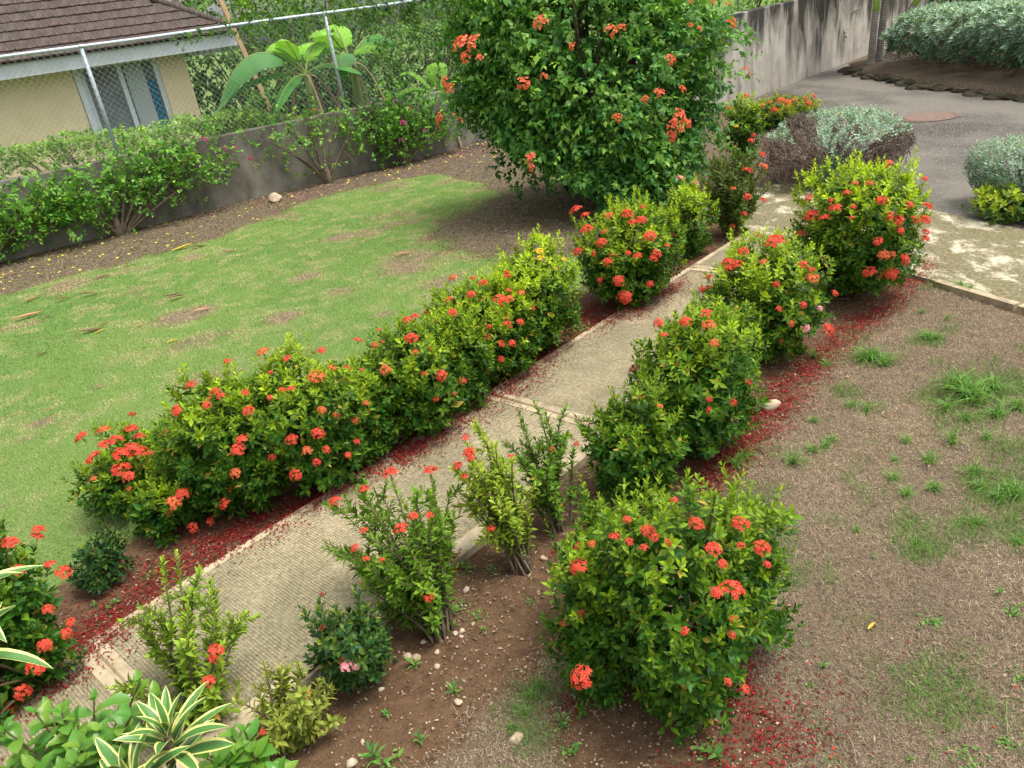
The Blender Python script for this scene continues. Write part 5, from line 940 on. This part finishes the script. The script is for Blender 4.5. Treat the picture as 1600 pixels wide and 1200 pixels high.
def tuft_mesh(seed):
    rng = np.random.default_rng(seed); mb = MB()
    for q in range(46):
        a = rng.uniform(0, 6.28); L = rng.uniform(.35, .85); ln = rng.uniform(.1, 1.2); c = bez((rng.normal(0, .12), rng.normal(0, .12), -.02), (math.cos(a) * L * ln * .3, math.sin(a) * L * ln * .3, L * .8), (math.cos(a) * L * ln, math.sin(a) * L * ln, L * (1 - .5 * ln)), 5)
        w = np.array([.011, .012, .010, .006, .001]); sdv = np.array([-math.sin(a), math.cos(a), 0]); V = np.concatenate([c - sdv * w[:, None], c + sdv * w[:, None]]); i_ = np.arange(4); mb.add(V, np.stack([i_, i_ + 1, i_ + 6, i_ + 5], -1), np.array((.09, .24, .04)) * rng.uniform(.7, 1.5) + [rng.uniform(0, .05), 0, 0])
    return mb.mesh('grass_tuft', M['blade'])
TM = [tuft_mesh(q) for q in range(5)]
for q, (x, y, w) in enumerate(TUFTS):
    o = bpy.data.objects.new('grass_tuft', TM[q % 5]); col.objects.link(o); o.location = (x, y, float(surf(np.array([x]), np.array([y]))[0])); o.rotation_euler = (0, 0, q * 1.7); o.scale = (w * 1.35, w * 1.35, w * .85); tag(o, *(('tall thick clump of green grass in the dry brown turf', 'grass tuft', 'thick green clumps in the dry grass') if w > .11 else ('middling green grass tuft in the dry brown turf', 'grass tuft', 'middling tufts in the dry grass') if w > .07 else ('tiny green grass tuft in the dry brown turf', 'grass tuft', 'tiny tufts in the dry grass')))
SM = [rock_mesh(20 + q) for q in range(4)]
for q, (x, y, w) in enumerate(STONES):
    o = bpy.data.objects.new('rock' if w > .04 else 'pebble', SM[q % 4]); col.objects.link(o); o.location = (x, y, float(surf(np.array([x]), np.array([y]))[0]) + w * .16); o.rotation_euler = (rr.uniform(-.2, .2), rr.uniform(-.2, .2), q * 1.3); o.scale = (w,) * 3
    if q == 0: tag(o, 'pale fist-sized rock on red petals beside the leafy ixora', 'rock')
    elif w > .15: tag(o, 'pale rock lying at the foot of the weathered wall', 'rock')
    elif w > .04: tag(o, 'pale stone lying beside an ixora at the soil edge', 'rock', 'pale stones by the ixoras')
    else: tag(o, 'small pale pebble lying on the bare soil beside the path', 'pebble', 'pebbles on the bare soil')
def fl_mesh(seed, c):
    rng = np.random.default_rng(seed); mb = MB(); n = 7; u = np.linspace(0, 1, n); w = .16 * np.sin(np.clip(u, .04, .985) * np.pi) ** .7; z = .06 + .10 * np.sin(u * 3.1 + seed) + .04; x = .08 * np.sin(u * 2.5 + seed)
    V = np.concatenate([np.stack([x - w, u - .5, z + w * .6], -1), np.stack([x, u - .5, z], -1), np.stack([x + w, u - .5, z + w * .5], -1)]); i_ = np.arange(n - 1); mb.add(V, np.concatenate([np.stack([i_ + k_ * n, i_ + k_ * n + n, i_ + k_ * n + n + 1, i_ + k_ * n + 1], -1) for k_ in range(2)]), c); return mb.mesh('fallen_leaf', M['litter'])
FLM = [fl_mesh(1, (.24, .13, .075)), fl_mesh(2, (.36, .20, .10)), fl_mesh(3, (.15, .085, .055)), fl_mesh(4, (.60, .36, .05))]
for q, (x, y, w) in enumerate(FALLEN):
    yel = q in (0, 6, 18, 19); o = bpy.data.objects.new('fallen_leaf', FLM[3 if yel else q % 3]); col.objects.link(o); o.location = (x, y, float(surf(np.array([x]), np.array([y]))[0]) + .012); o.rotation_euler = (rr.uniform(-.1, .1), rr.uniform(-.15, .15), -.9 + rr.uniform(-.5, .5)); o.scale = (w * .9, w * 1.3, w * .9)
    tag(o, 'yellow fallen leaf lying on the grass' if yel else 'curled brown fallen leaf lying on the lawn', 'leaf', 'yellow fallen leaves' if yel else 'brown fallen leaves on the lawn')

# ---------------------------------------------------------------- countless small stuff: turf, stubble, petals, litter, grit
rng = np.random.default_rng(101)
def blades(mb, x, y, z, h, w, lean, C, rng):
    n = len(x); a = rng.uniform(0, 6.28, n); d = np.stack([np.cos(a), np.sin(a), np.zeros(n)], -1); p = np.stack([x, y, z], -1); sdv = np.stack([-np.sin(a), np.cos(a), np.zeros(n)], -1)
    tip = p + d * (h * np.sin(lean))[:, None] + np.array([0, 0, 1.]) * (h * np.cos(lean))[:, None]; V = np.stack([p - sdv * w[:, None] / 2, p + sdv * w[:, None] / 2, tip], 1).reshape(-1, 3); mb.add(V, np.arange(3 * n).reshape(-1, 3), np.repeat(C, 3, 0))
n = 500000; x = rng.uniform(-5.6, 1.2, n); y = rng.uniform(2.7, 10.6, n); lw, dr, li = zones(x, y); d = np.hypot(x, y); wl_ = np.clip(lw + (.4 * li + .8 * np.minimum(dr, 1 - lw)) * (st(x, y)[1] < -3.1), 0, 1); keep = (rng.random(n) < wl_ * np.clip((5.5 / d) ** 1.0, .35, 1)) & (wall_d(x, y) < -.1) & ~onpath(x, y); x, y = x[keep], y[keep]; n = len(x); d = d[keep]; li = li[keep]; lw = lw[keep]
c1 = fbm(x, y, .7, 31); c2 = fbm(x, y, .12, 37, 2); C = mixc((.105, .25, .045), (.27, .39, .10), np.clip(c1 * 2.2 - .65 + rng.normal(0, .2, n), 0, 1)); C = mixc(C, np.where((li > .4)[:, None], (.34, .25, .155), (.58, .45, .29)), np.clip(np.maximum(bareness(x, y) * 1.5, 1.1 * (1 - lw)) + (c2 - .52) * 3.2 + rng.normal(0, .15, n), 0, .85)) * rng.uniform(.75, 1.25, n)[:, None]
mb = MB(); blades(mb, x, y, gheight(x, y) - .002, rng.uniform(.010, .026, n), .0028 * np.clip(d / 4, 1, 2), rng.uniform(.2, 1.2, n), C, rng); tag(mb.build('lawn_grass', M['blade']), 'short green turf of the lawn before the boundary wall', 'grass', None, 'stuff')
n = 800000; x = rng.uniform(-.6, 3.3, n); y = rng.uniform(1.0, 5.2, n); lw, dr, li = zones(x, y); keep = (rng.random(n) < dr * np.where(x < y * .80 + .6, .95, .42)) & ~inpoly(x, y, DRIVE); x, y = x[keep], y[keep]; n = len(x)
gr = np.zeros(n); wob = fbm(x, y, .2, 51)
for bx, by, r in DRY_GREEN: gr = np.maximum(gr, sst(1.25, .2, np.hypot(x - bx, y - by) / r + (wob - .5) * 1.8))
gr = np.maximum(gr * .9, sst(.58, .78, fbm(x, y, .25, 57)) * .45)
isg = rng.random(n) < gr * .78; C = mixc((.10, .068, .042), (.60, .47, .31), rng.random(n) ** 1.5) * (.62 + .75 * fbm(x, y, .45, 63))[:, None]; C = np.where(isg[:, None], mixc((.06, .16, .03), (.20, .32, .07), rng.random(n)), C) * rng.uniform(.8, 1.2, n)[:, None]
mb = MB(); blades(mb, x, y, gheight(x, y) + rng.uniform(0, .006, n), np.where(isg, rng.uniform(.012, .042, n), rng.uniform(.006, .020, n)), rng.uniform(.0010, .0019, n) * np.where(isg, 1.3, 1), np.where(isg, rng.uniform(.3, 1.2, n), rng.uniform(.7, 1.55, n)), C, rng); 
for q in range(260):                                      # pale runners lying on the stubble
    a = rng.uniform(0, 6.28); i_ = int(rng.integers(0, n)); L = rng.uniform(.03, .10); p0 = np.array([x[i_], y[i_]]); d0 = np.array([math.cos(a), math.sin(a)]); d1 = np.array([-d0[1], d0[0]]) * rng.normal(0, .3)
    u = np.linspace(0, 1, 6)[:, None]; pp = p0 + d0 * L * u + d1 * L * u * u; zz = gheight(pp[:, 0], pp[:, 1]) + .012 + rng.uniform(0, .012) * np.sin(u[:, 0] * 3.1)
    tube(mb, np.c_[pp, zz], .0009, 3, np.array((.36, .28, .19)) * rng.uniform(.4, 1.1), cap=False)
tag(mb.build('dry_grass', M['straw']), 'dry brown stubble with green flecks beside the flower row', 'grass', None, 'stuff')
def scraps(name, label, x, y, L, W, C, rng, cat, tilt=.35, lift=.003, mat='litter'):
    n = len(x); a = rng.uniform(0, 6.28, n); D = np.stack([np.cos(a), np.sin(a), rng.uniform(-tilt, tilt, n)], -1); N = np.stack([rng.normal(0, tilt, n), rng.normal(0, tilt, n), np.ones(n)], -1); mb = MB()
    leaves(mb, np.stack([x, y, surf(x, y) + lift + rng.uniform(0, .008, n)], -1), D, N, L, W, C, LOW); return tag(mb.build(name, M[mat]), label, cat, None, 'stuff')
px, py = [], []
for lst, dn in ((PETAL_L, 2300), (PETAL_R, 2300)):
    for bx, by, r in lst:
        m = int(dn * min(r, .2) ** 1.0 * (3.3 if by > 2.0 else 1.2)); u = rng.normal(0, 1.0 * r, m); v = rng.normal(.1 * r, .5 * r, m); px.append(bx + (u + v) * .7071); py.append(by + (u - v) * .7071)
x = np.concatenate(px); y = np.concatenate(py); kk = rng.random(len(x)) < .4 + 1.0 * sst(.36, .62, fbm(x, y, .07, 83, 3)); x, y = x[kk], y[kk]; keep = (~onpath(x, y)) | (rng.random(len(x)) < .9); x, y = x[keep], y[keep]; n = len(x)
m = 900; xx = rng.uniform(.2, 1.3, m); yy = rng.uniform(1.2, 2.2, m); kk = rng.random(m) < np.exp(-np.hypot(xx - .5, yy - 1.45) / .28); x = np.r_[x, xx[kk]]; y = np.r_[y, yy[kk]]
m = 4500; s_ = rng.uniform(.2, 5.6, m); t_ = T_L - np.abs(rng.normal(0, .22, m)); a, b = xy(s_, t_); x = np.r_[x, a]; y = np.r_[y, b]; n = len(x)
C = mixc((.26, .016, .014), (.075, .014, .010), rng.random(n)) ; C = np.where((rng.random(n) < np.where(x > 1.2, .14, .07))[:, None], (.46, .035, .03), C)
scraps('fallen_petals', 'fallen red ixora petals drifted along both sides of the path', x, y, rng.uniform(.008, .015, n), rng.uniform(.004, .008, n), C, rng, 'petals')
# leaf litter under the wall, the bougainvillea and in the beds
n = 50000; x = rng.uniform(-6, 2.4, n); y = rng.uniform(5.5, 13, n); lw, dr, li = zones(x, y); keep = (rng.random(n) < li * .9) & (wall_d(x, y) < -.03) & ~onpath(x, y) & ~inpoly(x, y, DRIVE); x, y = x[keep], y[keep]
m = 5200; s_ = rng.uniform(-.3, 5.6, m); t_ = np.where(rng.random(m) < .6, T_L - np.abs(rng.normal(0, .25, m)) - .02, rng.uniform(-1.88, -1.25, m)); a, b = xy(s_, t_); nb_ = len(x); x = np.r_[x, a]; y = np.r_[y, b]; n = len(x)
C = mixc((.07, .05, .034), (.38, .30, .20), rng.random(n) ** 1.4); yl = rng.random(n) < .010 * (np.arange(n) < nb_) * (wall_d(x, y) > -1.6) * 4; C = np.where(yl[:, None], (.55, .47, .06), C)
scraps('leaf_litter', 'brown leaf litter under the bougainvilleas and along the beds', x, y, np.where(yl, .05, rng.uniform(.015, .045, n)) * np.where(np.arange(n) < nb_, 1, .55), np.where(yl, .03, rng.uniform(.006, .014, n)) * np.where(np.arange(n) < nb_, 1, .6), C, rng, 'litter')
n = 900; x = rng.normal(-2.4, .9, n); q_ = rng.uniform(2, 7, n); w_ = wallpt(0, 0); x = w_[0] + FD[0] * q_ + FN[0] * -np.abs(rng.normal(.5, .35, n)); y = w_[1] + FD[1] * q_ + FN[1] * -np.abs(rng.normal(.5, .35, n)); kk = rng.random(n) < .25 + .75 * np.exp(-((q_ - 3.4) / .35) ** 2) + .6 * np.exp(-((q_ - 6.3) / .4) ** 2); x, y = x[kk], y[kk]; n = len(x)
scraps('fallen_bracts', 'scattered magenta bracts lying below the wall', x, y, rng.uniform(.02, .035, n), rng.uniform(.015, .025, n), mixc((.50, .05, .16), (.42, .10, .16), rng.random(n)), rng, 'bracts')
n = 3600; x = rng.uniform(-.4, 3.2, n); y = rng.uniform(1.1, 4.6, n); kk = (st(x, y)[1] > -1.75) & ~inpoly(x, y, DRIVE); x, y = x[kk], y[kk]; n = len(x)
C = mixc((.05, .035, .025), (.40, .30, .19), rng.random(n) ** 1.6); scraps('dry_debris', 'small dry leaf bits and twigs over the stubble and bare soil', x, y, rng.uniform(.008, .03, n), rng.uniform(.0025, .007, n), C, rng, 'litter', lift=.010)
n = 2600; s_ = rng.uniform(-.5, 5.6, n); t_ = np.where(rng.random(n) < .6, T_L + np.abs(rng.normal(0, .09, n)), T_R - np.abs(rng.normal(0, .09, n))); x, y = xy(s_, t_)
scraps('path_dirt', 'crumbs of soil and leaf washed onto the path edges', x, y, rng.uniform(.004, .016, n), rng.uniform(.003, .007, n), mixc((.07, .045, .03), (.30, .22, .13), rng.random(n)), rng, 'dirt', lift=.001)
# grit on the bare soil
n = 5200; s_ = rng.uniform(-.2, 5.4, n); t_ = np.where(rng.random(n) < .8, rng.uniform(-1.9, -1.15, n), rng.uniform(-1.15, -.5, n)); s_ = np.where(t_ > -1.15, rng.uniform(.7, 1.5, n), s_); x, y = xy(s_, t_); mb = MB(); r = rng.uniform(.0015, .0055, n) * np.where(rng.random(n) < .05, 2, 1); O = np.array([[1, 0, 0], [0, 1, 0], [-1, 0, 0], [0, -1, 0], [0, 0, .8], [0, 0, -.8]]); z = surf(x, y)
V = np.stack([x, y, z + r * .4], -1)[:, None] + O[None] * r[:, None, None] * rng.uniform(.7, 1.2, (n, 6, 1)); F = np.array([[0, 1, 4], [1, 2, 4], [2, 3, 4], [3, 0, 4], [1, 0, 5], [2, 1, 5], [3, 2, 5], [0, 3, 5]]); off = (np.arange(n) * 6)[:, None, None]
mb.add(V.reshape(-1, 3), (off + F).reshape(-1, 3), np.repeat(mixc((.20, .13, .08), (.55, .44, .30), rng.random(n)), 6, 0)); tag(mb.build('gravel', M['litter']), 'fine grit scattered over the bare bed soil', 'gravel', None, 'stuff')
